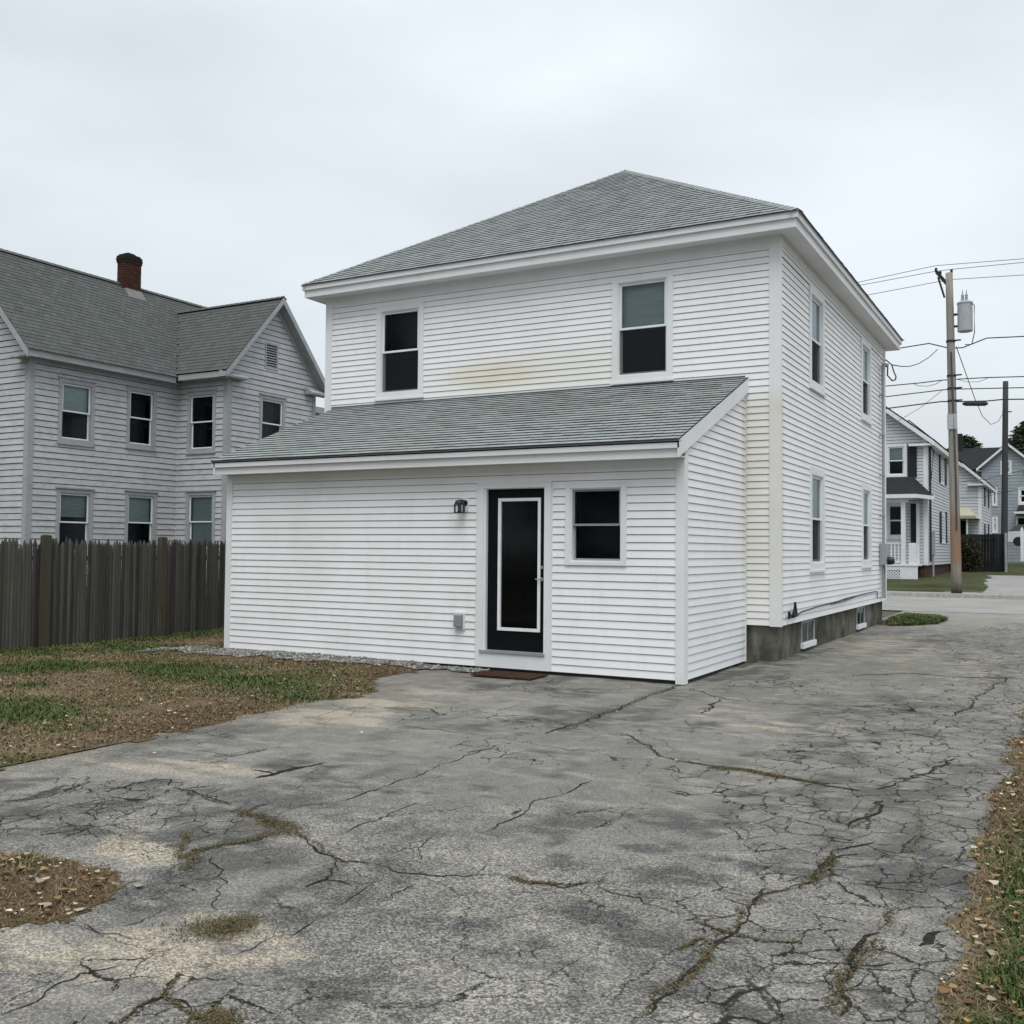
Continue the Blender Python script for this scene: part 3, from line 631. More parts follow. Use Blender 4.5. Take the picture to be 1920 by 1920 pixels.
def window(parent, F, u0, u1, z0, z1, cw, mats, blind=(0, 0), blindmat='blind', depth=.42, sill=True, bottom=None, label=None, sash=.035, hood=False, screen=False):
    """double-hung window: casing with sashes, panes, blind and a dark room behind"""
    tr, fr = mats; mb = MB(); bt = cw if bottom is None else bottom; pr = .030
    mb.fbox(F, u0, u0+cw, z0, z1, -.006, pr); mb.fbox(F, u1-cw, u1, z0, z1, -.006, pr)
    mb.fbox(F, u0+cw, u1-cw, z1-cw, z1, -.006, pr-.002); mb.fbox(F, u0+cw, u1-cw, z0, z0+bt, -.006, pr-.002)
    a, b, c, d = u0+cw, u1-cw, z0+bt, z1-cw
    t_ = .018                                                           # inner liner
    mb.fbox(F, a, a+t_, c, d, -.12, .012); mb.fbox(F, b-t_, b, c, d, -.12, .012); mb.fbox(F, a+t_, b-t_, d-t_, d, -.12, .012); mb.fbox(F, a+t_, b-t_, c, c+t_, -.12, .012)
    if hood: mb.fbox(F, u0-.03, u1+.03, z1+.002, z1+.04, -.006, pr+.03)
    w = mb.build('window', M[tr], parent, label=label)
    a += t_; b -= t_; c += t_; d -= t_; mid = (c+d)/2
    for (s0, s1, n0, n1) in ((mid-.012, d, -.045, -.012), (c, mid+.022, -.085, -.050)):
        m2 = MB(); k = sash
        m2.fbox(F, a, a+k, s0, s1, n0, n1); m2.fbox(F, b-k, b, s0, s1, n0, n1); m2.fbox(F, a+k, b-k, s1-k, s1, n0, n1-.001); m2.fbox(F, a+k, b-k, s0, s0+k, n0, n1-.001)
        m2.build('sash', M[fr], w)
        g = MB(); nn = (n0+n1)/2; g.quad(F.p(a+k-.003, s0+k-.003, nn), F.p(b-k+.003, s0+k-.003, nn), F.p(b-k+.003, s1-k+.003, nn), F.p(a+k-.003, s1-k+.003, nn))
        g.build('pane', M['glass'], w)
    if screen:
        g = MB(); a_, b_ = a+.004, b-.004; g.quad(F.p(a_, c+.004, -.028), F.p(b_, c+.004, -.028), F.p(b_, mid-.014, -.028), F.p(a_, mid-.014, -.028)); g.build('insect_screen', M['screen'], w)
    if sill:
        m3 = MB(); m3.fbox(F, u0-.015, u1+.015, z0-.035, z0-.002, -.006, pr+.022); m3.build('sill', M[tr], w)
    if blind[1] > 0:
        m4 = MB(); zt = d-.005; zb = d-(d-c)*blind[1]; n = -.125
        if blindmat == 'curtain':
            K = 14
            for side in (0, 1):
                lo, hi = (a, a+(b-a)*.40) if side == 0 else (b-(b-a)*.40, b)
                for i in range(K):
                    x0, x1 = lo+(hi-lo)*i/K, lo+(hi-lo)*(i+1)/K; m4.quad(F.p(x0, zb, n-.02*(i % 2)), F.p(x1, zb, n-.02*((i+1) % 2)), F.p(x1, zt, n-.02*((i+1) % 2)), F.p(x0, zt, n-.02*(i % 2)))
        elif blindmat == 'slats':
            z = zt
            while z > zb: m4.quad(F.p(a, z-.028, n+.006), F.p(b, z-.028, n+.006), F.p(b, z, n-.004), F.p(a, z, n-.004)); z -= .034
        else:
            m4.fbox(F, a, b, zb, zt, n-.004, n); m4.fbox(F, a, b, zb-.02, zb, n-.008, n+.004)
        m4.build('blind', M['curtain' if blindmat == 'curtain' else 'blind'], w)
    m5 = MB(); P = F.p; D = -depth; q = [(a-.1, c-.1), (b+.1, c-.1), (b+.1, d+.1), (a-.1, d+.1)]
    m5.quad(*[P(u, z, D) for u, z in q])
    for i in range(4):
        (ua, za), (ub, zb_) = q[i], q[(i+1) % 4]; m5.quad(P(ua, za, D), P(ub, zb_, D), P(ub, zb_, -.13), P(ua, za, -.13))
    m5.build('room', M['room'], w)
    return w
def box_part(parent, name, mat, boxes, F=None, **k):
    mb = MB()
    for b in boxes: mb.fbox(F, *b) if F else mb.box(*b)
    return mb.build(name, M[mat], parent, **k)
def tint(pal, v=.045):
    c = pal[R.randrange(len(pal))]; k = R.uniform(1-v, 1+v); return tuple(x*k for x in c)
PAL = [tuple(v*1.14 for v in c) for c in ((.25, .27, .275), (.268, .285, .29), (.24, .256, .262), (.256, .276, .27), (.28, .292, .298), (.246, .258, .275), (.26, .278, .283))]
PALO = [(.098, .106, .104), (.108, .115, .113), (.092, .098, .096), (.102, .112, .103), (.115, .12, .12)]
def tab_mesh(mb, E, U, Vv, N, u0, u1, v0, v1, th, col, uLb, uRb, gap=.006, g2=None):
    lb, lt = max(u0+gap, uLb(v0)), max(u0+gap, uLb(v1)); rb, rt_ = min(u1, uRb(v0)), min(u1, uRb(v1))
    if rb-lb < .01: return
    if rt_ < lt: m = (rt_+lt)/2; rt_ = lt = min(max(m, lb), rb)
    p = lambda u, v, n: E+U*u+Vv*v+N*n
    mb.quad(p(lb, v0, th), p(rb, v0, th), p(rt_, v1+.01, .0015), p(lt, v1+.01, .0015), col)
    mb.quad(p(lb, v0, -.003), p(rb, v0, -.003), p(rb, v0, th), p(lb, v0, th), tuple(c*.22 for c in col))  # dark asphalt butt edge, darkened further to paint in the course shadow
def shingles(parent, E, U, Vv, N, vmax, uLb, uRb, mat, pal, e=.14, tw=.20, th=.014, single=0, vfar=0, tw_=None):
    """lapped tabs: the first `single` (nearest the eave) are objects of their own, the rest one joined part"""
    E, U, Vv, N = map(Vector, (E, U, Vv, N)); fld = MB(); n = 0; k = 0; variants = []
    if single:
        for i in range(10):
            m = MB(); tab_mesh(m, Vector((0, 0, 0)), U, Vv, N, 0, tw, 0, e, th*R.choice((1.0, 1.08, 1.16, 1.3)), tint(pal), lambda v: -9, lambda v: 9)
            variants.append(m.mesh('shingle', mat))
    org = Vector(org_of(parent))
    while k*e < vmax-.02:
        v0 = k*e; v1 = min(v0+e, vmax); off = (k % 2)*tw*.5+R.uniform(-.03, .03); L = min(uLb(v0), uLb(v1)); Rr = max(uRb(v0), uRb(v1)); u = L-off
        while u < Rr:
            if single and n < single and u >= uLb(v0) and u+tw <= uRb(v0) and u+tw <= uRb(v1) and u >= uLb(v1):
                o = bpy.data.objects.new('shingle', variants[R.randrange(10)]); o.location = E+U*u+Vv*v0-org; link(o, parent); n += 1
            else:
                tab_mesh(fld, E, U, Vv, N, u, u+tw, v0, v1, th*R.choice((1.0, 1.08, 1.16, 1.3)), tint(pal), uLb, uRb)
            u += tw
        k += 1
    fld.build('shingle_field', mat, parent, 'stuff')
def caps(mb, a, b, pal, w=.13, e=.14, th=.012, drop=.05):
    a, b = Vector(a), Vector(b); d = b-a; L = d.length; d.normalize(); s = d.cross(Vector((0, 0, 1))).normalized(); n = s.cross(d); k = int(L/e)
    for i in range(k):
        p0, p1 = a+d*(i*e), a+d*((i+1)*e+.02); c = tint(pal)
        for q in (-1, 1):
            mb.quad(p0+n*th, p0+s*(q*w)+n*(th-drop), p1+s*(q*w)+n*(th-.008-drop), p1+n*(th-.008), c); mb.quad(p0, p0+s*(q*w)-n*drop, p0+s*(q*w)+n*(th-drop), p0+n*th, tuple(x*.7 for x in c))

# ------------------------------------------------------------------ the white house
D, XM, XL, YB = 2.765, .5155, -7.988, 12.285           # rear wall plane, side wall plane, left side, street end
ZS, ZF, ZE = .512, 6.30, 6.52                          # siding bottom, soffit, shingle eave
LA, ZA = 7.704, -.02                                   # lean-to length and siding bottom
H = thing('white_house', 'two storey white vinyl sided house with hip roof and lean-to beside the cracked driveway', 'house', (-3.7, 5, 0))
FR = Frame((0, D, 0), (1, 0, 0), (0, -1, 0)); FS = Frame((XM, 0, 0), (0, 1, 0), (1, 0, 0)); FA = Frame((0, 0, 0), (1, 0, 0), (0, -1, 0)); FAS = Frame((0, 0, 0), (0, 1, 0), (1, 0, 0))
WL, WR = (-6.835, -5.80, 4.315, 6.01), (-2.165, -1.136, 4.28, 5.98)
wall(H, FR, ZS, ZF, XL, XM, [WL, WR, (-9, 0.0, 0, 4.12)], M['white'], M['sheath'])
SW = [(4.635, 5.745, 4.315, 6.0), (9.29, 10.40, 4.34, 6.02), (4.635, 5.735, 1.30, 3.0), (9.29, 10.36, 1.31, 3.01)]
wall(H, FS, ZS, ZF, D, YB, SW, M['white'], M['sheath'])
WA = (-1.63, -.757, 1.40, 2.49); DR = (-2.99, -1.842, -.02, 2.518)
wall(H, FA, ZA, 2.78, -LA, 0, [WA, DR], M['white'], M['sheath'])
rk = lambda z: max(0.0, (z-2.80)/(4.20-2.80)*D)
wall(H, FAS, ZA, 4.16, rk, D-.03, [], M['white'], M['sheath'])
# hidden left side and street end, plain joined siding
wall(H, Frame((XL, 0, 0), (0, 1, 0), (-1, 0, 0)), ZS, ZF, D, YB, [], M['white'], M['sheath'], joined=True)
wall(H, Frame((0, YB, 0), (1, 0, 0), (0, 1, 0)), ZS, ZF, XL, XM, [], M['white'], M['sheath'], joined=True)
wall(H, Frame((-LA, 0, 0), (0, 1, 0), (-1, 0, 0)), ZA, 4.16, rk, D, [], M['white'], M['sheath'], joined=True)
WT = ('trim', 'frame')
window(H, FR, *WL, .10, WT, screen=True, label='upper rear window with both panes dark')
window(H, FR, *WR, .10, WT, screen=True, blind=(0, .50), label='upper rear window with grey blind half down')
for i, q in enumerate(SW): window(H, FS, *q, .12, WT, screen=True, blind=(0, .50), blindmat='curtain' if i == 2 else 'blind')
window(H, FA, *WA, .072, ('trim', 'alu'), bottom=.045, sash=.026, sill=False, label='small window beside the black door with grey metal sashes')
# corner boards, friezes
CBn = .028
mb = MB(); mb.fbox(FR, XM-.15, XM+CBn, ZS-.012, ZF, .001, CBn); mb.fbox(FS, D+.001, D+.03, ZS-.012, ZF, .001, CBn); mb.build('corner_board', M['trim'], H)
box_part(H, 'corner_board', 'trim', [(XL-CBn, XL+.12, ZS-.01, ZF, .001, CBn)], FR)
box_part(H, 'corner_board', 'trim', [(YB-.10, YB+.028, ZS-.01, ZF, .001, CBn)], FS)
mb = MB(); mb.fbox(FA, -.09, .026, ZA-.045, 2.76, .001, .026); mb.fbox(FAS, .0, .11, ZA-.045, 2.88, .001, .027); mb.build('corner_board', M['trim'], H)
box_part(H, 'corner_board', 'trim', [(-LA-.026, -LA+.09, ZA-.02, 2.79, .001, .026)], FA)
box_part(H, 'corner_board', 'trim', [(D-.055, D-.018, ZA-.01, 4.10, .001, .022)], FAS)
box_part(H, 'frieze_board', 'trim', [(XL+.12, XM-.15, ZF-.17, ZF, .0, .02)], FR)
box_part(H, 'frieze_board', 'trim', [(D+.03, YB-.10, ZF-.14, ZF, .0, .02)], FS)
box_part(H, 'frieze_board', 'trim', [(-LA+.09, -.09, 2.66, 2.80, .0, .02)], FA)
# hip roof
ov = .345; x0, x1, y0, y1 = XL-ov, XM+ov, D-ov, YB+ov; pk = (x0+x1)/2; hz = 9.43; run = (x1-x0)/2; ra, rb = y0+run, y1-run
sl = math.hypot(run, hz-ZE)
mb = MB(); A, B, C_, Dd = (x0, y0, ZE), (x1, y0, ZE), (x1, y1, ZE), (x0, y1, ZE); T1, T2 = (pk, ra, hz), (pk, rb, hz)
for p in ([A, B, T1], [B, C_, T2, T1], [C_, Dd, T2], [Dd, A, T1, T2]): mb.poly(p)
roof = mb.build('roof', M['underlay'], H)
sn, cs = (hz-ZE)/sl, run/sl; wF = x1-x0; lS = y1-y0
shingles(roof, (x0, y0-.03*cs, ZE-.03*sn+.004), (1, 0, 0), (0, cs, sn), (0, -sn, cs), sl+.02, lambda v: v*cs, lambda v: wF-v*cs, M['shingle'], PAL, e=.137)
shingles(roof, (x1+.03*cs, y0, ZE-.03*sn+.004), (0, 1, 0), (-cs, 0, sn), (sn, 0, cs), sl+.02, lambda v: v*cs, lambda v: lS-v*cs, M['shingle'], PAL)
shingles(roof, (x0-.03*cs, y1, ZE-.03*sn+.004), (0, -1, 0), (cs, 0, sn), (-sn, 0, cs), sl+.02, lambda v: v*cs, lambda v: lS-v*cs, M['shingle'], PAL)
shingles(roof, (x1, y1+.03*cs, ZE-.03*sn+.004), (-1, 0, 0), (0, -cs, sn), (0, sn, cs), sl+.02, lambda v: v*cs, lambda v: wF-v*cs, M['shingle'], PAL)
mb = MB()
for a, b in ((A, T1), (B, T1), (C_, T2), (Dd, T2), (T1, T2)): caps(mb, Vector(a)+Vector((0, 0, .012)), Vector(b)+Vector((0, 0, .012)), PAL, .11, drop=.045)
mb.build('ridge_caps', M['shingle'], roof, 'stuff')
def ring(name, mat, xa, xb, ya, yb, za, zb, t):
    mb = MB(); mb.box(xa, xb, ya, ya+t, za, zb); mb.box(xa, xb, yb-t, yb, za, zb); mb.box(xa, xa+t, ya+t, yb-t, za, zb); mb.box(xb-t, xb, ya+t, yb-t, za, zb)
    return mb.build(name, M[mat], H)
ring('fascia', 'trim', x0+.035, x1-.035, y0+.035, y1-.035, ZF-.012, ZF+.125, .03)
ring('eave_moulding', 'trim', x0, x1, y0, y1, ZF+.118, ZE-.012, .08)
ring('drip_edge', 'alu', x0-.018, x1+.018, y0-.018, y1+.018, ZE-.014, ZE-.001, .07)
ring('soffit', 'trim', x0+.07, x1-.07, y0+.07, y1-.07, ZF, ZF+.02, ov-.07)
# lean-to roof
ly, lz = -.30, 2.975; ls = math.hypot(D-ly, 4.205-lz); lc, lsn = (D-ly)/ls, (4.205-lz)/ls; lx0, lx1 = -LA-.09, .055
mb = MB()
q = [(lx0+.01, ly, lz), (lx1-.01, ly, lz), (lx1-.01, D, 4.205), (lx0+.01, D, 4.205)]
mb.hexa([(a, b, c-.04) for a, b, c in q]+q)
lroof = mb.build('lean_to_roof', M['underlay'], H)
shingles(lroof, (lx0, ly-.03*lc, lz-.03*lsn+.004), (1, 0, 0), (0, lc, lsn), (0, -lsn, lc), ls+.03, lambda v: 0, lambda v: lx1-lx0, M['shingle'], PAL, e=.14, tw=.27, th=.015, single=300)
box_part(H, 'flashing', 'sheath', [(XL, 0.0, 4.125, 4.235, -.003, .010)], FR)
box_part(H, 'fascia', 'trim', [(-LA-.04, .032, -.262, -.235, 2.755, 2.875)])
box_part(H, 'eave_moulding', 'trim', [(-LA-.085, .05, -.30, -.225, 2.868, 2.952)])
box_part(H, 'drip_edge', 'alu', [(-LA-.09, .055, -.318, -.235, 2.953, 2.968)])
box_part(H, 'soffit', 'trim', [(-LA-.03, .03, -.234, -.002, 2.765, 2.785)])
# rake boards: right and left
for xa, xb in ((.028, .052), (-LA-.055, -LA-.028)):
    mb = MB(); k = (4.205-lz)/(D-ly); b0, t0 = 2.752, 2.955
    def zt(y): return lz-.012+(y-ly)*k
    ye = -.225
    mb.hexa([(xa, -.30, b0), (xb, -.30, b0), (xb, ye+.35, zt(ye+.35)-.215), (xa, ye+.35, zt(ye+.35)-.215), (xa, -.30, zt(-.30)), (xb, -.30, zt(-.30)), (xb, ye+.35, zt(ye+.35)), (xa, ye+.35, zt(ye+.35))])
    mb.hexa([(xa, ye+.351, zt(ye+.35)-.215), (xb, ye+.351, zt(ye+.35)-.215), (xb, D-.004, zt(D)-.215), (xa, D-.004, zt(D)-.215), (xa, ye+.351, zt(ye+.35)), (xb, ye+.351, zt(ye+.35)), (xb, D-.004, zt(D)), (xa, D-.004, zt(D))])
    mb.build('rake_board', M['trim'], H)
# foundation
mb = MB(); mb.box(XL+.04, XM-.06, D+.05, YB-.05, -.4, ZS-.004); fnd = mb.build('foundation', M['concrete'], H)
box_part(H, 'lean_to_sill', 'sheath', [(-LA+.06, -.05, .06, D, -.3, ZA+.004)])
FN = Frame((XM-.06, 0, 0), (0, 1, 0), (1, 0, 0))
for ya, yb in ((4.30, 5.18), (9.05, 9.88)):
    mb = MB(); mb.fbox(FN, ya, ya+.045, .14, .49, .002, .014); mb.fbox(FN, yb-.05, yb, .14, .49, .002, .03); mb.fbox(FN, ya+.045, yb-.05, .455, .49, .002, .014); mb.fbox(FN, (ya+yb)/2-.02, (ya+yb)/2+.01, .17, .455, .002, .016)
    bw = mb.build('basement_window', M['oldtrim'], H)
    box_part(bw, 'sill', 'trim', [(ya-.02, yb+.03, .055, .139, .002, .055)], FN)
    box_part(bw, 'backing', 'room', [(ya+.045, yb-.05, .14, .455, .001, .006)], FN)
    mb = MB(); nn = .010; mb.quad(FN.p(ya+.045, .14, nn), FN.p(yb-.05, .14, nn), FN.p(yb-.05, .455, nn), FN.p(ya+.045, .455, nn)); mb.build('pane', M['glass'], bw)
# door
u0, u1, z0, z1 = DR
mb = MB(); cw = .098
mb.fbox(FA, u0, u0+cw, z0+.0, z1, -.006, .03); mb.fbox(FA, u1-cw, u1, z0, z1, -.006, .03); mb.fbox(FA, u0+cw, u1-cw, z1-.075, z1, -.006, .028)
mb.fbox(FA, u0+cw, u0+cw+.035, .2, z1-.075, -.14, .012); mb.fbox(FA, u1-cw-.012, u1-cw, .2, z1-.075, -.14, .012); mb.fbox(FA, u0+cw+.035, u1-cw-.012, z1-.087, z1-.075, -.14, .012)
mb.fbox(FA, u0-.02, u0-.002, z0, z1-.02, -.002, .022); mb.fbox(FA, u1+.002, u1+.02, z0, z1-.02, -.002, .022)
mb.build('door_frame', M['trim'], H)
mb = MB(); mb.fbox(FA, u0+cw, u1-cw, -.02, .178, -.14, .034); mb.build('kick_panel', M['trim'], H)
mb = MB(); mb.fbox(FA, u0+cw-.04, u1-cw+.02, .18, .212, -.14, .055); mb.build('threshold', M['alu'], H)
a, b, c, d = u0+cw+.035, u1-cw-.012, .214, z1-.088
g0, g1, g2, g3 = -2.69, -2.028, .485, 2.305
mb = MB()
for q in ((a, g0, c, d), (g1, b, c, d), (g0, g1, c, g2), (g0, g1, g3, d)): mb.fbox(FA, *q, -.085, -.045)
dr = mb.build('door', M['black'], H)
mb = MB(); k = .042
for q in ((g0, g0+k, g2, g3), (g1-k, g1, g2, g3), (g0+k, g1-k, g2, g2+k), (g0+k, g1-k, g3-k, g3)): mb.fbox(FA, *q, -.08, -.030)
mb.build('glazing_frame', M['frame'], dr)
mb = MB(); mb.quad(FA.p(g0+k, g2+k, -.06), FA.p(g1-k, g2+k, -.06), FA.p(g1-k, g3-k, -.06), FA.p(g0+k, g3-k, -.06)); mb.build('pane', M['glass'], dr)
mb = MB(); mb.quad(*[FA.p(u, z, -1.2) for u, z in ((a, c), (b, c), (b, d), (a, d))])
for (ua, za), (ub, zb) in (((a, c), (b, c)), ((b, c), (b, d)), ((b, d), (a, d)), ((a, d), (a, c))): mb.quad(FA.p(ua, za, -1.2), FA.p(ub, zb, -1.2), FA.p(ub, zb, -.09), FA.p(ua, za, -.09))
mb.build('hallway', M['room'], dr)
mb = MB(); mb.lathe(FA.p(b-.055, 1.20, -.04), [(.026, 0), (.026, -.012)], 14, 'Y'); mb.tube([FA.p(b-.055, 1.20, -.045), FA.p(b-.055, 1.20, .0), FA.p(b-.13, 1.20, .005)], .009, 8)
mb.lathe(FA.p(b-.055, 1.36, -.04), [(.022, 0), (.022, -.012)], 14, 'Y'); mb.build('handle', M['greymetal'], dr)

# lamp, outlet, doormat
L = thing('wall_lantern', 'black outdoor lantern mounted on white siding left of the black door', 'wall lamp', (-3.23, 0, 2.2))
box_part(L, 'mounting_block', 'trim', [(-3.27, -3.10, 2.09, 2.37, .012, .035)], FA)
mb = MB(); mb.lathe((-3.175, -.036, 2.27), [(.062, 0), (.062, -.012), (.05, -.026)], 20, 'Y'); mb.build('back_plate', M['blackmetal'], L)
mb = MB(); mb.tube([(-3.175, -.05, 2.28), (-3.18, -.11, 2.33), (-3.20, -.17, 2.33), (-3.215, -.185, 2.29)], .013, 8); mb.lathe((-3.215, -.185, 2.245), [(.105, -.02), (.10, .02), (.085, .06), (.04, .085)], 16); mb.build('arm', M['blackmetal'], L)
mb = MB(); lx, ly_, w = -3.215, -.185, .068
for i in (-1, 1):
    for j in (-1, 1): mb.box(lx+i*w-.013, lx+i*w+.013, ly_+j*w-.013, ly_+j*w+.013, 2.055, 2.245)
for zz in (2.05, 2.225):
    for i in (-1, 1): mb.box(lx-w+.014, lx+w-.014, ly_+i*w-.010, ly_+i*w+.010, zz, zz+.024); mb.box(lx+i*w-.010, lx+i*w+.010, ly_-w+.014, ly_+w-.014, zz, zz+.024)
mb.build('cage', M['blackmetal'], L)
mb = MB(); t = w-.004
for i in range(4):
    an = [(-t, -t), (t, -t), (t, t), (-t, t)]; (p, q_), (r_, s_) = an[i], an[(i+1) % 4]; mb.quad((lx+p, ly_+q_, 2.06), (lx+r_, ly_+s_, 2.06), (lx+r_, ly_+s_, 2.23), (lx+p, ly_+q_, 2.23))
mb.build('lantern_glass', M['clear'], L)
mb = MB(); mb.lathe((lx, ly_, 2.15), [(.012, .08), (.014, .05), (.026, .0), (.012, -.03)], 12); mb.build('bulb', M['curtain'], L)
L.scale = (.66, .72, .66)
Q = thing('outdoor_outlet', 'weatherproof outlet with grey cover low on white siding left of the door', 'outlet', (-3.265, 0, .6))
box_part(Q, 'mounting_plate', 'trim', [(-3.35, -3.18, .475, .715, .012, .034)], FA)
mb = MB(); mb.hexa([(-3.325, -.036, .50), (-3.205, -.036, .50), (-3.205, -.10, .52), (-3.325, -.10, .52), (-3.325, -.036, .69), (-3.205, -.036, .69), (-3.205, -.085, .67), (-3.325, -.085, .67)]); mb.build('cover', M['clearcover'], Q)
mb = MB(); zg = -.07
for i in range(24):
    xx = -2.66+i*.037; mb.box(xx, xx+.034, -.72, -.20, zg+.016, zg+.030+R.random()*.006)
tag(mb.build('doormat', simple('brown_coir', (.058, .033, .022), .95, .05, .4, 40)), 'thin brown doormat lying in front of the black door', 'doormat')

# electric meter, riser and service cable on the side wall
E_ = thing('electric_meter', 'grey meter box with glass meter at the street end of the white side wall', 'electric meter', (XM, 11.6, 1.55))
box_part(E_, 'meter_box', 'greymetal', [(11.40, 11.78, 1.33, 1.80, .018, .16)], FS)
mb = MB(); mb.lathe((XM+.16, 11.60, 1.42), [(.09, 0), (.09, .05), (.075, .13), (.03, .15)], 16, 'X'); mb.build('meter', M['blackmetal'], E_)
mb = MB(); mb.tube([(XM+.085, 11.55, 1.80), (XM+.085, 11.55, 5.72)], .032, 10); mb.tube([(XM+.085, 11.55, 5.70), (XM+.10, 11.56, 5.80), (XM+.18, 11.62, 5.78)], .05, 10)
for zz in (2.4, 3.3, 4.2, 5.1): mb.box(XM+.01, XM+.12, 11.50, 11.60, zz, zz+.03)
mb.build('riser', M['greymetal'], E_)
mb = MB(); mb.tube([(XM+.07, 11.50, 1.33), (XM+.07, 11.50, .62), (XM+.0, 11.50, .60)], .022, 8); mb.tube([(XM+.07, 11.70, 1.33), (XM+.07, 11.72, .58)], .03, 8); mb.build('conduit', M['greymetal'], E_)
tp_ = thing('outdoor_tap', 'dark valve and pipe stub sticking out low on the white side wall', 'pipe', (XM, 3.3, .7))
mb = MB(); mb.tube([(XM+.01, 3.38, .62), (XM+.07, 3.38, .64), (XM+.07, 3.38, .84)], [.03, .05, .018], 10); mb.tube([(XM+.03, 3.30, .64), (XM+.06, 3.06, .645)], .018, 8); mb.build('pipe', M['blackmetal'], tp_)
mb = MB(); mb.tube([(XM+.06, 3.06, .60), (XM+.06, 3.06, .71)], .022, 8); mb.build('handle', M['blackmetal'], tp_)
mb = MB(); pts = [(XM+.03, 3.45, .60), (XM+.025, 4.0, .66), (XM+.03, 5.2, .69), (XM+.022, 6.5, .70), (XM+.03, 7.6, .735), (XM+.025, 9.2, .75), (XM+.03, 10.6, .76), (XM+.03, 11.0, .755), (XM+.03, 11.02, .60)]
mb.tube(pts, .010, 6); mb.tube([(XM+.03, 6.2, .685), (XM+.03, 7.3, .69), (XM+.03, 8.6, .74)], .008, 6)
tag(mb.build('wall_cable', M['wire']), 'black cable clipped along the bottom of the white side wall', 'cable')

# ------------------------------------------------------------------ the grey neighbour house
X1, X2 = -17.7, -15.83; YA, Y1, Y2, YE = 3.48, 8.12, 11.75, 12.45
N_ = thing('grey_house', 'weathered grey clapboard house with brick chimney behind the stockade fence', 'house', (-19, 8, 0))
FY = Frame((X1, 0, 0), (0, 1, 0), (1, 0, 0)); FW = Frame((0, Y1, 0), (1, 0, 0), (0, -1, 0)); FG = Frame((X2, 0, 0), (0, 1, 0), (1, 0, 0)); FB = Frame((0, YA, 0), (1, 0, 0), (0, -1, 0))
NW = [(4.28, 5.34, 4.16, 5.77), (6.35, 7.34, 4.23, 5.86), (4.28, 5.36, 1.35, 3.02), (6.36, 7.42, 1.40, 3.06)]
NX = [(-17.31, -16.23, 4.20, 5.90), (-17.30, -16.18, 1.45, 3.12)]; NG = [(9.36, 10.43, 4.35, 5.93)]
ow = dict(mat=M['oldwhite'], gapmat=M['darkgap'], e=.152, lip=.020, gap=.017, jitter=.005)
wall(N_, FY, .25, 6.30, YA, Y1, NW, **ow)
wall(N_, FW, .25, 6.40, X1, X2, NX, **ow)
pkY = (Y1+Y2)/2; wz = 8.72
gL = lambda z: Y1 if z < 6.45 else Y1+(z-6.45)/(wz-.25-6.45)*(pkY-Y1); gR = lambda z: Y2 if z < 6.45 else Y2-(z-6.45)/(wz-.25-6.45)*(Y2-pkY)
wall(N_, FG, .25, wz-.3, gL, gR, NG+[(9.55, 10.08, 6.70, 7.46)], **ow)
XR = -20.3; bz = 9.2
bR = lambda z: X1 if z < 6.25 else X1-(z-6.25)/(bz-6.25)*(X1-XR)
wall(N_, FB, .25, bz-.1, lambda z: 2*XR-bR(z), bR, [], **ow)
FE = Frame((-17.2, 0, 0), (0, 1, 0), (1, 0, 0))
wall(N_, FE, .25, 5.95, Y2+.02, 16.5, [(12.75, 13.9, 4.2, 5.72)], joined=True, name='rear_wall', **ow)
OT = ('oldtrim', 'frame')
BL = [(0, .48, 'blind'), (0, 0, 'blind'), (0, .40, 'slats'), (0, .47, 'blind')]
for q, b in zip(NW, BL): window(N_, FY, *q, .10, OT, blind=b[:2], blindmat=b[2], hood=True)
for q, b in zip(NX, [(0, 0), (0, .97)]): window(N_, FW, *q, .10, OT, blind=b, hood=True)
window(N_, FG, *NG[0], .10, OT, hood=True); window(N_, FE, 12.75, 13.9, 4.2, 5.72, .10, OT)
mb = MB(); mb.box(-21, -17.05, Y2+.03, 16.7, 5.96, 6.16); mb.build('rear_roof', M['oldtrim'], N_)
box_part(N_, 'rear_core', 'darkgap', [(-21, -17.7, YE+.1, 16.4, 0, 5.95)])
mb = MB(); a, b, c, d = 9.55, 10.08, 6.70, 7.46
for q in ((a, a+.05, c, d), (b-.05, b, c, d), (a+.05, b-.05, c, c+.05), (a+.05, b-.05, d-.05, d)): mb.fbox(FG, *q, -.01, .03)
v = mb.build('gable_vent', M['oldtrim'], N_)
mb = MB(); z = c+.05
while z < d-.06: mb.hexa([FG.p(a+.05, z, .02), FG.p(b-.05, z, .02), FG.p(b-.05, z+.012, .02), FG.p(a+.05, z+.012, .02), FG.p(a+.05, z+.05, -.04), FG.p(b-.05, z+.05, -.04), FG.p(b-.05, z+.062, -.04), FG.p(a+.05, z+.062, -.04)]); z += .072
mb.build('louvre', M['oldtrim'], v)
box_part(v, 'backing', 'room', [(a, b, c, d, -.08, -.05)], FG)
for F, u0, u1, zt_ in ((FY, YA-.001, YA+.13, 6.3), (FB, X1-.13, X1+.028, 6.3), (FW, X2-.12, X2+.028, 6.4), (FG, Y1+.001, Y1+.14, 6.4), (FG, Y2-.12, Y2+.02, 6.4)):
    box_part(N_, 'corner_board', 'oldtrim', [(u0, u1, .25, zt_, .001, .028)], F)
box_part(N_, 'frieze_board', 'oldtrim', [(YA+.13, Y1-.02, 6.05, 6.29, 0, .022)], FY); box_part(N_, 'frieze_board', 'oldtrim', [(X1+.03, X2-.12, 6.12, 6.38, 0, .022)], FW)
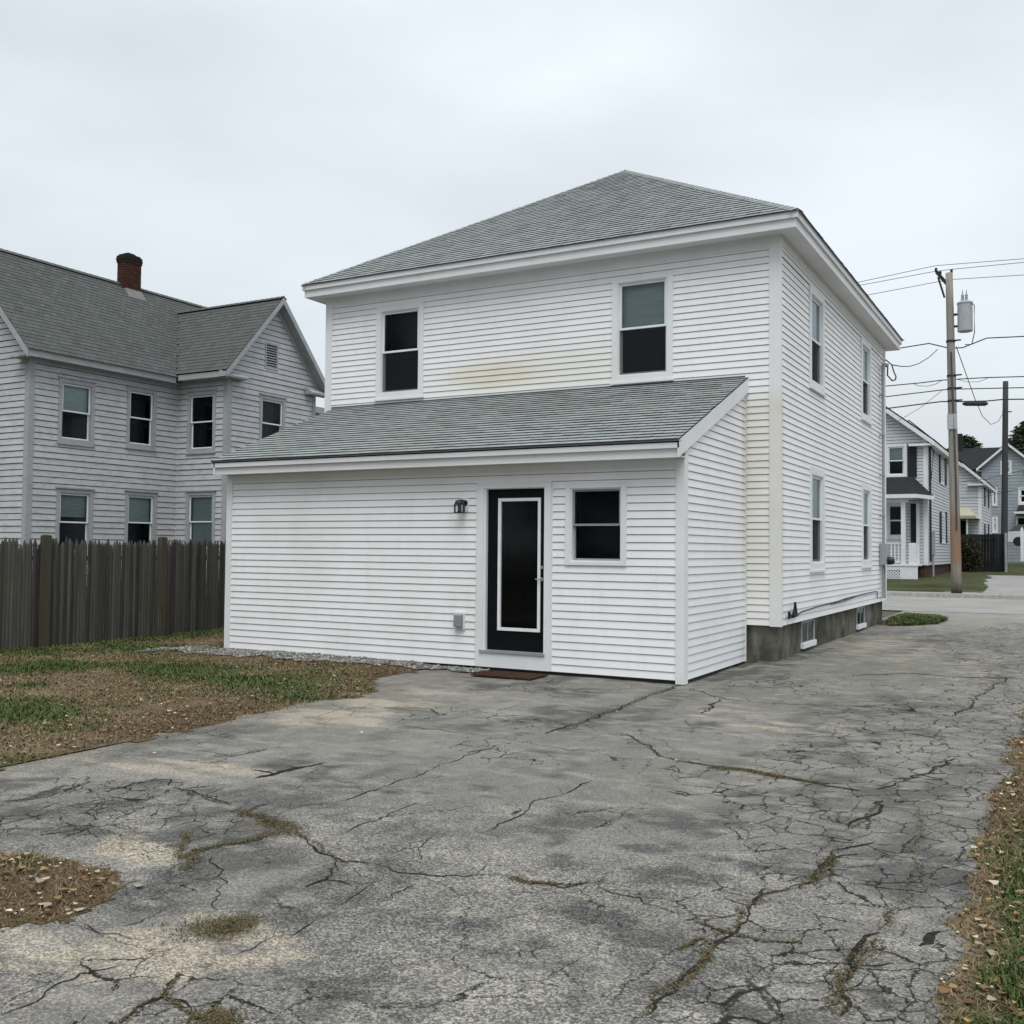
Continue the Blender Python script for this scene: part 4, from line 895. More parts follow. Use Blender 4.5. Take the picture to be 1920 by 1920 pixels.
# roofs
oh = .36; ez = 6.28; ex = X1+oh; ms = (9.37-ez)/(ex-XR); ry0, ry1 = YA-.34, YE+.3
mb = MB(); mb.poly([(ex, ry0, ez), (ex, ry1, ez), (XR, ry1, 9.37), (XR, ry0, 9.37)]); mb.poly([(2*XR-ex, ry0, ez), (XR, ry0, 9.37), (XR, ry1, 9.37), (2*XR-ex, ry1, ez)])
nroof = mb.build('roof', M['underlay'], N_)
s2 = math.hypot(ex-XR, 9.37-ez); c2, n2 = (ex-XR)/s2, (9.37-ez)/s2
wy = (Y2-Y1)/2+.36; wr = wz+.08; wez = 6.36; wsl = (wr-wez)/wy
vx = lambda z: ex-(z-ez)/ms                                   # main slope x at height z
def mainR(v): return ry1-ry0
shingles(nroof, (ex, ry0, ez), (0, 1, 0), (-c2, 0, n2), (n2, 0, c2), s2, lambda v: 0, mainR, M['shingle_old'], PALO, e=.15, th=.010)
wx = X2+.34
mb = MB(); za, zb = wez, wr
mb.poly([(wx, pkY-wy, za), (wx, pkY, zb), (vx(zb), pkY, zb), (vx(za), pkY-wy, za)]); mb.poly([(wx, pkY+wy, za), (vx(za), pkY+wy, za), (vx(zb), pkY, zb), (wx, pkY, zb)])
wroof = mb.build('wing_roof', M['underlay'], N_)
s3 = math.hypot(wy, wr-wez); c3, n3 = wy/s3, (wr-wez)/s3; l0, l1 = vx(za), vx(zb)
shingles(wroof, (l1, pkY-wy, za+.004), (1, 0, 0), (0, c3, n3), (0, -n3, c3), s3, lambda v: (l0-l1)*(1-v/s3), lambda v: wx-l1, M['shingle_old'], PALO, e=.15, th=.010)
mb = MB(); caps(mb, (XR, ry0, 9.39), (XR, ry1, 9.39), PALO, .13, .2, drop=.10); caps(mb, (wx, pkY, wr+.02), (l1, pkY, wr+.02), PALO, .13, .2, drop=.09); mb.build('ridge_caps', M['shingle_old'], nroof, 'stuff')
mb = MB(); mb.box(ex-.11, ex-.02, ry0+.03, pkY-wy-.02, ez-.02, ez+.05-.055); mb.box(ex-.15, ex-.045, ry0+.03, pkY-wy-.02, ez-.16, ez-.021); mb.build('fascia', M['oldtrim'], N_)
box_part(N_, 'soffit', 'oldtrim', [(X1+.001, ex-.152, ry0+.03, pkY-wy+.3, ez-.15, ez-.12)])
box_part(N_, 'fascia', 'oldtrim', [(l0+.05, wx-.02, pkY-wy+.02, pkY-wy+.10, wez-.17, wez-.02)])
box_part(N_, 'soffit', 'oldtrim', [(X1+.03, wx-.03, pkY-wy+.101, Y1-.001, wez-.16, wez-.13)])
def rake(parent, mat, a, b, w, t, proud):
    """board hanging under the sloping roof edge a-b (w deep, t thick along proud)"""
    a, b, pr = Vector(a), Vector(b), Vector(proud); dn = Vector((0, 0, -w)); mb = MB()
    mb.hexa([a+dn, b+dn, b+dn+pr*t, a+dn+pr*t, a, b, b+pr*t, a+pr*t]); return mb.build('rake_board', M[mat], parent)
for sgn in (-1, 1):
    yy = pkY+sgn*wy
    rake(N_, 'oldtrim', (wx-.03, yy, wez-.012), (wx-.03, pkY, wr-.012), .19, .03, (1, 0, 0)); rake(N_, 'oldtrim', (X2+.03, yy-sgn*.2, wez+.08), (X2+.03, pkY, wr-.14), .20, .02, (-1, 0, 0))
    mb = MB(); mb.hexa([(X2+.02, yy-sgn*.12, wez-.02), (wx-.03, yy-sgn*.12, wez-.02), (wx-.03, pkY, wr-.145), (X2+.02, pkY, wr-.145), (X2+.02, yy-sgn*.12, wez+.0), (wx-.03, yy-sgn*.12, wez), (wx-.03, pkY, wr-.125), (X2+.02, pkY, wr-.125)]); mb.build('soffit', M['oldtrim'], N_)
    mb = MB(); ya, yb = sorted((yy, yy-sgn*.85)); mb.box(X2+.03, wx-.01, ya, yb, wez-.17, wez-.13); mb.hexa([(X2+.03, ya, wez-.129), (wx, ya, wez-.129), (wx, yb, wez-.129), (X2+.03, yb, wez-.129), (X2+.03, ya, wez+.02), (X2+.1, ya, wez+.02), (X2+.1, yb, wez+.02), (X2+.03, yb, wez+.02)]); mb.build('eave_return', M['oldtrim'], N_)
rake(N_, 'oldtrim', (ex, ry0+.03, ez-.012), (XR, ry0+.03, 9.36), .20, .03, (0, -1, 0)); rake(N_, 'oldtrim', (2*XR-ex, ry0+.03, ez-.012), (XR, ry0+.03, 9.36), .20, .03, (0, -1, 0))
box_part(N_, 'eave_return', 'oldtrim', [(X1-.35, ex-.02, ry0+.04, YA-.03, ez-.17, ez-.13)])
box_part(N_, 'foundation', 'concrete', [(2*XR-X1+.05, X1-.05, YA+.05, YE-.05, -.3, .249), (X1-.05, X2-.05, Y1+.05, Y2-.05, -.3, .249)])
# chimney with individual bricks
cxm, cym = -20.2, 8.45; cwx, cwy = .36, .56; cz0, cz1 = 8.9, 10.22
mb = MB(); mb.box(cxm-cwx/2+.02, cxm+cwx/2-.02, cym-cwy/2+.02, cym+cwy/2-.02, 8.6, cz1-.02); ch = mb.build('chimney', simple('dark_mortar', (.07, .055, .05), .95, .05), N_)
bt = NT('red_brick'); oi = bt.n("ShaderNodeObjectInfo").outputs['Random']; bn = bt.noise(bt.pos(), 9, 4, .6)
M['brick'] = bt.fin(bt.mix(bt.math('MAXIMUM', bt.ramp(bn, .3, .7, 0, .6), bt.ramp(bt.n('ShaderNodeSeparateXYZ', {0: bt.pos()}).outputs[2], 9.85, 10.05, 0, .85)), bt.mix(oi, (.105, .040, .030), (.052, .028, .024)), bt.mix(bt.ramp(bt.n('ShaderNodeSeparateXYZ', {0: bt.pos()}).outputs[2], 9.9, 10.05), (.05, .034, .03), (.022, .021, .021))), .9, .1)
bv = []
for wd in (.195, .092):
    m = MB(); m.box(-wd/2, wd/2, -.02, .02, -.03, .03); bv.append(m.mesh('brick', M['brick']))
org = Vector(N_.location); z = cz0; row = 0
while z < cz1-.05:
    cap = .0 if z < cz1-.30 else (.020 if row % 2 else .028)
    for face in range(4):
        half = (cwx if face % 2 == 0 else cwy)/2+cap; L_ = 2*half; nb = 3; off = (row % 2)*.1; u = -half+.005
        first = True
        while u < half-.03:
            wdt = .092 if (first and row % 2) else min(.195, half-u-.005); first = False
            me = bv[0] if wdt > .15 else bv[1]
            o = bpy.data.objects.new('brick', me); cpt = u+wdt/2; o.scale.x = wdt/(.195 if me is bv[0] else .092)
            d_ = (cwy if face % 2 == 0 else cwx)/2+cap-.01+R.uniform(-.004, .004)
            o.location = Vector({0: (cxm+cpt, cym-d_, z+.03), 1: (cxm+d_, cym+cpt, z+.03), 2: (cxm+cpt, cym+d_, z+.03), 3: (cxm-d_, cym+cpt, z+.03)}[face])-org
            o.rotation_euler.z = 0 if face % 2 == 0 else math.pi/2
            link(o, ch); u += wdt+.012
    z += .072; row += 1
mb = MB(); mb.box(cxm-.17, cxm+.17, cym-.26, cym+.26, cz1-.06, cz1+.015); mb.hexa([(cxm-.15, cym-.2, cz1+.015), (cxm+.15, cym-.2, cz1+.015), (cxm+.15, cym+.14, cz1+.015), (cxm-.15, cym+.14, cz1+.015), (cxm-.1, cym-.14, cz1+.07), (cxm+.1, cym-.14, cz1+.07), (cxm+.1, cym+.08, cz1+.07), (cxm-.1, cym+.08, cz1+.07)]); mb.build('chimney_cap', M['underlay'], ch)
mb = MB(); zz = lambda x: 9.37-(x-XR)*ms
mb.hexa([(cxm+.1, cym-.30, zz(cxm+.1)+.02), (cxm+.36, cym-.30, zz(cxm+.36)+.02), (cxm+.36, cym+.36, zz(cxm+.36)+.02), (cxm+.1, cym+.36, zz(cxm+.1)+.02), (cxm+.19, cym-.29, zz(cxm+.19)+.12), (cxm+.21, cym-.29, zz(cxm+.19)+.12), (cxm+.21, cym+.30, zz(cxm+.19)+.12), (cxm+.19, cym+.30, zz(cxm+.19)+.12)]); mb.build('flashing', simple('lead_flashing', (.19, .19, .18), .6, .3), ch)

# ------------------------------------------------------------------ stockade fence
FX = -10.25
Fn = thing('stockade_fence', 'dark weathered stockade fence with pointed pickets at the back of the lawn', 'fence', (FX, 2, 0))
pv = []
for i in range(8):
    m = MB(); w = .0715+R.uniform(-.003, .006); hh = 1.75+R.uniform(-.05, .055); t = .022; K = 5; tipn = .085+R.uniform(-.02, .02)
    prof = [(-w/2, 0), (-w*.36, t*.7), (0, t), (w*.36, t*.7), (w/2, 0)]
    lo = [(b, a, -.1) for a, b in prof]; mid_ = [(b, a, hh-tipn) for a, b in prof]; hi = [(b*.55, a*.42, hh-.02) for a, b in prof]; tip = [(b*.4, a*.12, hh) for a, b in prof]
    for A_, B_ in ((lo, mid_), (mid_, hi), (hi, tip)):
        for k in range(4): m.quad(A_[k], A_[k+1], B_[k+1], B_[k])
        m.quad(A_[4], A_[0], B_[0], B_[4])
    pv.append(m.mesh('picket', M['picket']))
y = -4.6
while y < 8.2:
    o = bpy.data.objects.new('picket', pv[R.randrange(8)]); gz = float(hgt(FX, y))
    o.location = Vector((FX+R.uniform(-.004, .004), y, gz+R.uniform(-.02, .02)+(0.06 if R.random() < .03 else 0)))-Fn.location; o.rotation_euler = (R.uniform(-.0025, .0025), R.uniform(-.01, .01), 0)
    link(o, Fn); y += .0640
for yy in (at(78, 1100, 0, FX)[1], at(297, 1100, 0, FX)[1], at(78, 1100, 0, FX)[1]+4.7, at(78, 1100, 0, FX)[1]-2.45):
    m = MB(); w = .06; gz = float(hgt(FX, yy)); hh = gz+1.80+R.uniform(0, .03)
    m.box(FX+.024, FX+.024+2*w, yy-w, yy+w, gz-.2, hh); m.hexa([(FX+.02, yy-w-.003, hh+.001), (FX+.028+2*w, yy-w-.003, hh+.001), (FX+.028+2*w, yy+w+.003, hh+.001), (FX+.02, yy+w+.003, hh+.001), (FX+.06, yy-.03, hh+.02), (FX+.1, yy-.03, hh+.02), (FX+.1, yy+.03, hh+.02), (FX+.06, yy+.03, hh+.02)])
    m.build('post', M['post'], Fn)
for zz in (.3, .9, 1.42): box_part(Fn, 'rail', 'picket', [(FX-.06, FX-.003, -4.6, 8.2, zz-.07, zz+.01)])

# ------------------------------------------------------------------ utility poles and lines
PY = 28.35
def pp(px, py, y=PY): return Vector(at(px, py, 1, y))
UP = thing('utility_pole', 'tall brown utility pole at the far kerb carrying a transformer and cables', 'utility pole', tuple(pp(1794, 1113)))
b0, t0 = pp(1794, 1116), pp(1779.5, 512)
mb = MB(); K = 10; pts = [b0+(t0-b0)*i/K for i in range(K+1)]; pts[0].z -= .3; mb.tube(pts, [.19-.065*i/K for i in range(K+1)], 14); mb.build('pole', M['pole'], UP, smooth_=True)
mb = MB(); e0, e1, e2 = pp(1775, 532), pp(1756, 510), pp(1771, 558); mb.bar(e0, e1, .09, .12); mb.bar(pp(1759, 520), e2, .06, .07); mb.build('crossarm', M['blackmetal'], UP)
for q in ((1755, 505), (1763, 511), (1784, 508)):
    mb = MB(); c = pp(*q); mb.lathe(c, [(.02, -.12), (.05, -.06), (.05, -.03), (.03, -.02), (.055, .0), (.045, .04), (.02, .06)], 10); mb.build('insulator', M['wire'], UP)
for q in (640, 705, 729, 752):
    mb = MB(); c = b0+(t0-b0)*((1113-q)/601); mb.lathe(c-Vector((0, 0, .05)), [(.165, 0), (.165, .07)], 12); mb.bar(c, c+Vector((.35, -.05, 0)), .05, .05); mb.build('clamp', M['wire'], UP)
mb = MB(); c = b0+(t0-b0)*((1113-792)/601); mb.box(c.x-.17, c.x+.17, c.y-.20, c.y-.165, c.z-.28, c.z+.28); mb.build('pole_sign', simple('grey_sign', (.40, .41, .43), .6, .2), UP)
mb = MB(); c = b0+(t0-b0)*.1; mb.tube([c+Vector((.05, -.19, 1.2)), c+Vector((.04, -.185, 3)), t0-(t0-b0)*.25+Vector((.02, -.16, 0))], .03, 8); mb.build('ground_wire_cover', M['poledark'], UP)
TR = thing('pole_transformer', 'grey cylindrical transformer hung on the utility pole', 'transformer', tuple(pp(1810, 622)))
c = pp(1809.5, 594, PY); zb_, zt2 = pp(1809, 621).z, pp(1809, 568).z; h_ = zt2-zb_; r_ = (pp(1824, 594)-pp(1795, 594)).length/2
mb = MB(); mb.lathe((c.x, c.y, zb_), [(r_*.9, -.02), (r_, 0), (r_, h_-.04), (r_*1.07, h_-.04), (r_*1.07, h_), (r_*.8, h_+.06), (r_*.2, h_+.09)], 24); mb.build('tank', M['transformer'], TR, smooth_=False)
for dx in (-.08, .05):
    mb = MB(); mb.lathe((c.x+dx, c.y, zt2+.07), [(.05, 0), (.06, .06), (.04, .09), (.06, .13), (.035, .16), (.055, .2), (.02, .3), (.012, .42)], 10); mb.build('bushing', M['greymetal'], TR)
mb = MB(); mb.bar((c.x-r_-.16, c.y, zb_+h_*.62), (c.x-r_, c.y, zb_+h_*.62), .1, .07); mb.bar((c.x-r_-.16, c.y, zb_+h_*.2), (c.x-r_, c.y, zb_+h_*.2), .1, .07); mb.build('bracket', M['wire'], TR)
mb = MB(); mb.tube([(c.x+r_*.8, c.y-.2, zt2-.1), (c.x+r_*1.25, c.y-.2, zt2-.15), (c.x+r_*1.25, c.y-.2, zb_-.1), (c.x+r_*.9, c.y-.2, zb_-.55), (c.x, c.y-.1, pp(1800, 648).z)], .018, 6); mb.build('lead', M['wire'], TR)

P2Y = 52.0
U2 = thing('utility_pole', 'dark bare utility pole standing by the dark board fence beyond the street', 'utility pole', tuple(pp(1884, 1075, P2Y)), None)
mb = MB(); a, b = pp(1882.5, 1085, P2Y), pp(1885.5, 715, P2Y); mb.tube([a+(b-a)*i/6 for i in range(7)], [.185-.04*i/6 for i in range(7)], 12); mb.build('pole', M['poledark'], U2, smooth_=True)
mb = MB(); mb.bar(pp(1879, 772, P2Y), pp(1897, 772, P2Y), .06, .06); mb.build('bracket', M['wire'], U2)

def wire(label, pts, r=.014, mat='wire', y=PY, sag=0):
    P = [pp(*q[:2], q[2] if len(q) > 2 else y) for q in pts]; out_ = []
    for i in range(len(P)-1):
        n = 14
        for k in range(n):
            t = k/n; p = P[i].lerp(P[i+1], t); p.z -= sag*4*t*(1-t); out_.append(p)
    out_.append(P[-1]); mb = MB(); mb.tube(out_, r, 5)
    return tag(mb.build('power_line', M[mat]), label, 'cable', 'overhead lines on the utility pole')
wire('topmost overhead wire crossing the tip of the pole bracket', [(1480, 566), (1610, 529), (1755, 498), (1960, 482)], .013, 'wirelight')
wire('second overhead wire from the top, just under the bracket tip', [(1480, 575), (1612, 535), (1752, 509), (1784, 505), (1960, 488)], .013, 'wirelight')
wire('third overhead wire from the top, passing the pole below its tip', [(1480, 592), (1628, 553), (1760, 528), (1785, 524), (1960, 513)], .013, 'wirelight')
wire('thick overhead cable level with the underside of the transformer', [(1500, 690), (1660, 657), (1742, 644), (1780, 653), (1805, 652), (1850, 634), (1960, 629)], .022)
wire('dark cable tied to the pole highest of the lower bundle', [(1500, 738), (1660, 724), (1725, 718), (1765, 713), (1795, 711), (1850, 708), (1960, 705)], .02)
wire('slack loop of cable under the highest of the lower bundle', [(1712, 719), (1722, 723.5), (1740, 724), (1755, 720), (1766, 713)], .012, 'wirelight')
wire('middle cable of the lower bundle on the pole', [(1500, 764), (1660, 744), (1768, 731), (1796, 729.5), (1960, 726)], .02)
wire('lowest and thickest cable of the bundle on the pole', [(1500, 792), (1662, 766), (1765, 753), (1800, 753), (1850, 752), (1880, 749), (1960, 748)], .024)
wire('slack grey loop right of the pole in the lower bundle', [(1795, 711), (1812, 716), (1835, 716), (1852, 709)], .011, 'wirelight')
wire('guy wire slanting from the pole down towards the right', [(1793, 650, PY), (1828, 748, 36), (1842, 780, 44), (1858, 796, 50), (1872, 790, 51.5), (1880, 776, P2Y)], .016)
wire('thin wire slanting from the lower bundle to the porch house roof', [(1768, 731, PY), (1725, 765, 33), (1665, 800, 37)], .010, 'wirelight')
wire('thin lower wire crossing in front of the blue grey house', [(1802, 903, 44), (1850, 898, 50), (1884, 890, P2Y), (1960, 872, P2Y)], .014, 'wire')
wire('thin lowest wire crossing in front of the blue grey house', [(1802, 935, 44), (1840, 933, 50), (1884, 922, P2Y), (1960, 908, P2Y)], .014, 'wire')
mb = MB(); a, b = pp(1811, 757), pp(1847, 757); mb.tube([a-Vector((.12, 0, 0)), a, b, b+Vector((.1, 0, 0))], [.03, .085, .085, .03], 10)
tag(mb.build('splice_closure', M['wire']), 'black splice case hanging on the lowest cable right of the pole', 'splice case')
# service drop from the pole to the house
a = Vector((XM+.18, 11.62, 5.76)); h0 = Vector((XM+.05, 12.2, 6.02))
mb = MB(); P = [h0, pp(1672, 684, 13.0)]; P += [pp(1690, 687, 17), pp(1705, 687, 20), pp(1722, 682, 23), pp(1742, 670, 26), pp(1758, 655, 28)]
mb.tube(P, .014, 6); mb.tube([P[1], pp(1676, 697, 12.6), pp(1680, 706, 12.3), pp(1679, 712, 12.2), pp(1673, 714, 12.0), pp(1664, 704, 11.8), a], .016, 6)
tag(mb.build('service_drop', M['wire']), 'sagging service cable looped between the white house riser and the pole', 'cable')

# ------------------------------------------------------------------ far houses across the street
M['farwhite'] = white_mat('far_white_clapboard', (.55, .565, .60), (.42, .44, .45), False)
M['fartrim'] = simple('far_white_trim', (.70, .72, .74), .6, .2, .06)
M['bluegrey'] = simple('blue_grey_siding', (.30, .335, .37), .7, .2, .08, 2)
M['yellowroof'] = simple('tan_awning', (.42, .395, .31), .8, .1, .1)
M['redstone'] = simple('brick_base', (.085, .05, .042), .9, .1, .4, 3)
FT = ('fartrim', 'fartrim')
def slab(parent, name, mat, pts, t=.05):
    mb = MB(); n = len(pts); P = [Vector(p) for p in pts]; nn = (P[1]-P[0]).cross(P[2]-P[0]).normalized()
    if nn.z < 0: nn = -nn
    q = [p-nn*t for p in P]; mb.poly(P); mb.poly(q[::-1])
    for i in range(n): mb.quad(q[i], q[(i+1) % n], P[(i+1) % n], P[i])
    return mb.build(name, M[mat], parent)
def far_house(name, label, xr, xl, y0, y1, zb, ze, zr, mat, oh=.35, e=.15, pitch_ops=(), side_ops=(), roofmat='shingle_old', xp=None, gaps='darkgap'):
    """gable-fronted house facing the street, right wall at xr"""
    h = thing(name, label, 'house', ((xr+xl)/2, (y0+y1)/2, zb)); xp = (xr+xl)/2 if xp is None else xp; k = (zr-ze)/(xr-xp); k2 = (zr-ze)/(xp-xl)
    Ff = Frame((0, y0, 0), (1, 0, 0), (0, -1, 0)); Fs = Frame((xr, 0, 0), (0, 1, 0), (1, 0, 0))
    wall(h, Ff, zb, zr-.1, lambda z: xl if z < ze else xl+(z-ze)/k2, lambda z: xr if z < ze else xr-(z-ze)/k, list(pitch_ops), M[mat], M[gaps], e=e, lip=.02, gap=.02, joined=True)
    wall(h, Fs, zb, ze, y0, y1, list(side_ops), M[mat], M[gaps], e=e, lip=.02, gap=.02, joined=True)
    wall(h, Frame((xl, 0, 0), (0, 1, 0), (-1, 0, 0)), zb, ze, y0, y1, [], M[mat], M[gaps], e=e, joined=True)
    box_part(h, 'corner_board', 'fartrim', [(xr-.16, xr+.03, zb, ze, .001, .03)], Ff); box_part(h, 'corner_board', 'fartrim', [(y0, y0+.16, zb, ze, .001, .03)], Fs)
    for sx, xe, kk in ((1, xr+oh, k), (-1, xl-oh, k2)):
        rf = slab(h, 'roof', 'underlay', [(xe, y0-oh, ze-oh*kk+.12), (xe, y1+oh, ze-oh*kk+.12), (xp, y1+oh, zr+.12), (xp, y0-oh, zr+.12)], .06)
        Lr = math.hypot(xe-xp, zr-ze+oh*kk); cx, sx_ = abs(xe-xp)/Lr, (zr-ze+oh*kk)/Lr
        shingles(rf, (xe, y0-oh, ze-oh*kk+.125), (0, 1, 0), (-sx*cx, 0, sx_), (sx*sx_, 0, cx), Lr, lambda v: 0, lambda v: y1-y0+2*oh, M[roofmat], PALO, e=.2, tw=.45, th=.014)
        rake(h, 'fartrim', (xe, y0-oh, ze-oh*kk+.06), (xp, y0-oh, zr+.06), .22, .03, (0, -1, 0))
        box_part(h, 'fascia', 'fartrim', [(min(xe, xe-sx*.04), max(xe, xe-sx*.04), y0-oh, y1+oh, ze-oh*kk-.14, ze-oh*kk+.055)])
        box_part(h, 'soffit', 'fartrim', [(min(xe-sx*.05, xr if sx > 0 else xl), max(xe-sx*.05, xr if sx > 0 else xl), y0-oh, y1+oh, ze-oh*kk-.12, ze-oh*kk-.09)])
    zr_ = ze-oh*k; box_part(h, 'eave_return', 'fartrim', [(xr-.75, xr+oh-.05, y0-oh+.02, y0-.035, zr_-.14, zr_-.04)])
    return h, Ff, Fs
# porch house
HY = 38.0; hb, he = 1.03, 6.95
ridge = he+.79*3.9
ppx = lambda px, py, y=HY: (at(px, py, 1, y)[0], at(px, py, 1, y)[2])
def rect(px0, px1, py0, py1, y=HY): a, b = ppx(px0, py1, y), ppx(px1, py0, y); return (a[0], b[0], a[1], b[1])
w_up = rect(1660, 1700, 832, 896); w_lo = rect(1661, 1699, 942, 1010)
xr2 = ppx(1738, 900)[0]
H2, F2, F2s = far_house('porch_house', 'pale clapboard house with black shutters and a white front porch across the street', xr2, xr2-7.8, HY, HY+13, hb, he, ridge, 'farwhite', pitch_ops=[w_up, w_lo], side_ops=[])
window(H2, F2, *w_up, .12, FT, blind=(0, .45), sash=.05); window(H2, F2, *w_lo, .12, FT, sash=.05)
for q in (rect(1702, 1719, 832, 895), rect(1708, 1721, 945, 1020)): 
    s = box_part(H2, 'shutter', 'shutter', [(*q, .022, .055)], F2)
def side_rect(px0, px1, py0, py1, x): a, b = at(px0, (py0+py1)/2, 0, x), at(px1, (py0+py1)/2, 0, x); zt, zb = at((px0+px1)/2, py0, 0, x)[2], at((px0+px1)/2, py1, 0, x)[2]; return (a[1], b[1], zb, zt)
for (q, nm) in (((1760, 1762, 845, 905), 'shutter'), ((1770, 1773, 850, 910), 'shutter'), ((1761, 1764, 960, 1018), 'shutter'), ((1772, 1774, 960, 1018), 'shutter')):
    a = side_rect(*q, xr2); box_part(H2, nm, 'shutter', [(a[0], a[1], a[2], a[3], .02, .06)], F2s)
for q in ((1762.3, 1769.7, 850, 908), (1764.3, 1771.7, 962, 1018)):
    a = side_rect(*q, xr2); window(H2, F2s, a[0], a[1], a[2], a[3], .12, FT, sash=.05)
mb = MB(); y0_ = HY+.35; mb.tube([(xr2+.10, y0_, 6.9), (xr2+.10, y0_, 1.2)], .05, 8); mb.tube([(xr2+.1, y0_-.1, 6.6), (xr2+.2, y0_+.6, 6.4), (xr2+.1, y0_+.3, 5.0)], .03, 6); mb.build('conduit', M['wire'], H2)
box_part(H2, 'foundation', 'redstone', [(xr2-7.6, xr2-.1, HY+.1, HY+12.9, .1, hb-.002)])
mb = MB(); mb.box(xr2+.05, xr2+.22, HY+.9, HY+1.1, 1.5, 2.6); mb.tube([(xr2+.13, HY+1, 1.5), (xr2+.13, HY+1, .5)], .05, 8); mb.build('meter_box', M['greymetal'], H2)
# porch in front
PYF = HY-1.7
a0 = at(1660, 900, 1, PYF); c1 = at(1690, 1000, 1, PYF); c2_ = at(1702, 1000, 1, PYF); zfl = at(1695, 1058, 1, PYF)[2]; zpt = at(1695, 941, 1, PYF)[2]; zgr = at(1695, 1089, 1, PYF)[2]
pxl, pxr = -8.5, c2_[0]+.02
po = slab(H2, 'porch_roof', 'underlay', [(pxl, PYF-.35, zpt+.33), (at(1716, 925, 1, PYF-.35)[0], PYF-.35, zpt+.33), (at(1725, 925, 1, HY)[0]-.3, HY-.03, zpt+1.25), (pxl, HY-.03, zpt+1.25)], .06)
slab(H2, 'porch_roof', 'underlay', [(at(1716, 925, 1, PYF-.35)[0], PYF-.35, zpt+.33), (at(1716, 925, 1, PYF-.35)[0]+.55, HY-.03, zpt+.33), (at(1725, 925, 1, HY)[0]-.3, HY-.03, zpt+1.25)], .06)
xe_ = at(1716, 925, 1, PYF-.35)[0]
box_part(H2, 'porch_fascia', 'fartrim', [(pxl, xe_, PYF-.39, PYF-.352, zpt+.16, zpt+.33)]); box_part(H2, 'porch_beam', 'fartrim', [(pxl, pxr, PYF-.1, PYF+.1, zpt-.02, zpt+.22)])
mb = MB(); mb.hexa([(xe_, PYF-.39, zpt+.16), (xe_+.03, PYF-.39, zpt+.16), (xe_+.58, HY-.04, zpt+.16), (xe_+.55, HY-.04, zpt+.16), (xe_, PYF-.39, zpt+.33), (xe_+.03, PYF-.39, zpt+.33), (xe_+.58, HY-.04, zpt+.33), (xe_+.55, HY-.04, zpt+.33)]); mb.build('porch_fascia', M['fartrim'], H2)
box_part(H2, 'porch_ceiling', 'fartrim', [(pxl, pxr+.2, PYF-.3, HY-.03, zpt+.222, zpt+.25)])
box_part(H2, 'porch_column', 'fartrim', [(c1[0], c2_[0]-.1, PYF-.1, PYF+.1, zfl, zpt-.021)])
box_part(H2, 'porch_column', 'fartrim', [(c2_[0]+.17, c2_[0]+.3, HY-.2, HY-.04, zfl, zpt)])
box_part(H2, 'porch_wall', 'fartrim', [(c1[0]+.32, c2_[0]+.35, PYF-.06, PYF+.06, zfl, at(1695, 1018, 1, PYF)[2])])
box_part(H2, 'porch_floor', 'fartrim', [(pxl, c2_[0]+.4, PYF-.15, HY-.03, zfl-.08, zfl)])
zrl = at(1670, 1017, 1, PYF)[2]
box_part(H2, 'handrail', 'fartrim', [(pxl, c1[0], PYF-.05, PYF+.05, zrl-.06, zrl), (pxl, c1[0], PYF-.04, PYF+.04, zfl+.08, zfl+.15)])
bm = MB(); bm.box(-.03, .03, -.03, .03, zfl+.15, zrl-.06); bme = bm.mesh('baluster', M['fartrim'])
x = c1[0]-.12
while x > c1[0]-1.9: o = bpy.data.objects.new('baluster', bme); o.location = Vector((x, PYF, 0))-H2.location; link(o, H2); x -= .155
box_part(H2, 'porch_skirt', 'fartrim', [(pxl, c2_[0]+.42, PYF-.12, PYF-.06, zfl-.26, zfl-.081), (c1[0]-.05, c2_[0]+.42, PYF-.12, PYF-.06, zgr-.1, zfl-.261)])
mb = MB(); zl0, zl1 = zgr-.05, zfl-.27; hgtl = zl1-zl0; x = c1[0]-2.3
while x < c1[0]-.06:
    mb.bar((x, PYF-.085, zl0), (x+hgtl, PYF-.085, zl1), .05, .012, (0, 1, 0)); mb.bar((x+hgtl, PYF-.1, zl0), (x, PYF-.1, zl1), .05, .012, (0, 1, 0)); x += .14
mb.build('lattice', M['fartrim'], H2, 'stuff')
box_part(H2, 'porch_recess', 'room', [(c1[0]-2.5, c2_[0]+.3, PYF+.2, PYF+.25, zgr-.2, zfl-.1)])

# second gable house
GY = 58.0
xr3 = at(1839, 920, 1, GY)[0]; ze3 = at(1839, 897, 1, GY)[2]; zb3 = at(1839, 1015, 1, GY)[2]-1.2
k3 = abs((at(1849, 892, 1, GY)[2]-at(1798, 852, 1, GY)[2])/(at(1849, 892, 1, GY)[0]-at(1798, 852, 1, GY)[0]))
H3, F3, F3s = far_house('gable_house', 'white gable house with tan porch hood between the porch house and the blue grey house', xr3, xr3-8.4, GY, GY+9, zb3, ze3, ze3+k3*4.2, 'farwhite', e=.2)
for q in ((1845, 1846.5, 915, 949), (1852, 1854, 921, 953), (1845, 1847, 983, 1003), (1852, 1854, 983, 1003)):
    a = side_rect(*q, xr3); box_part(H3, 'shutter', 'shutter', [(a[0], a[0]+.6, a[2], a[3], .02, .06)], F3s)
a, b = at(1795, 957, 1, GY-1.2), at(1832, 972, 1, GY-1.2)
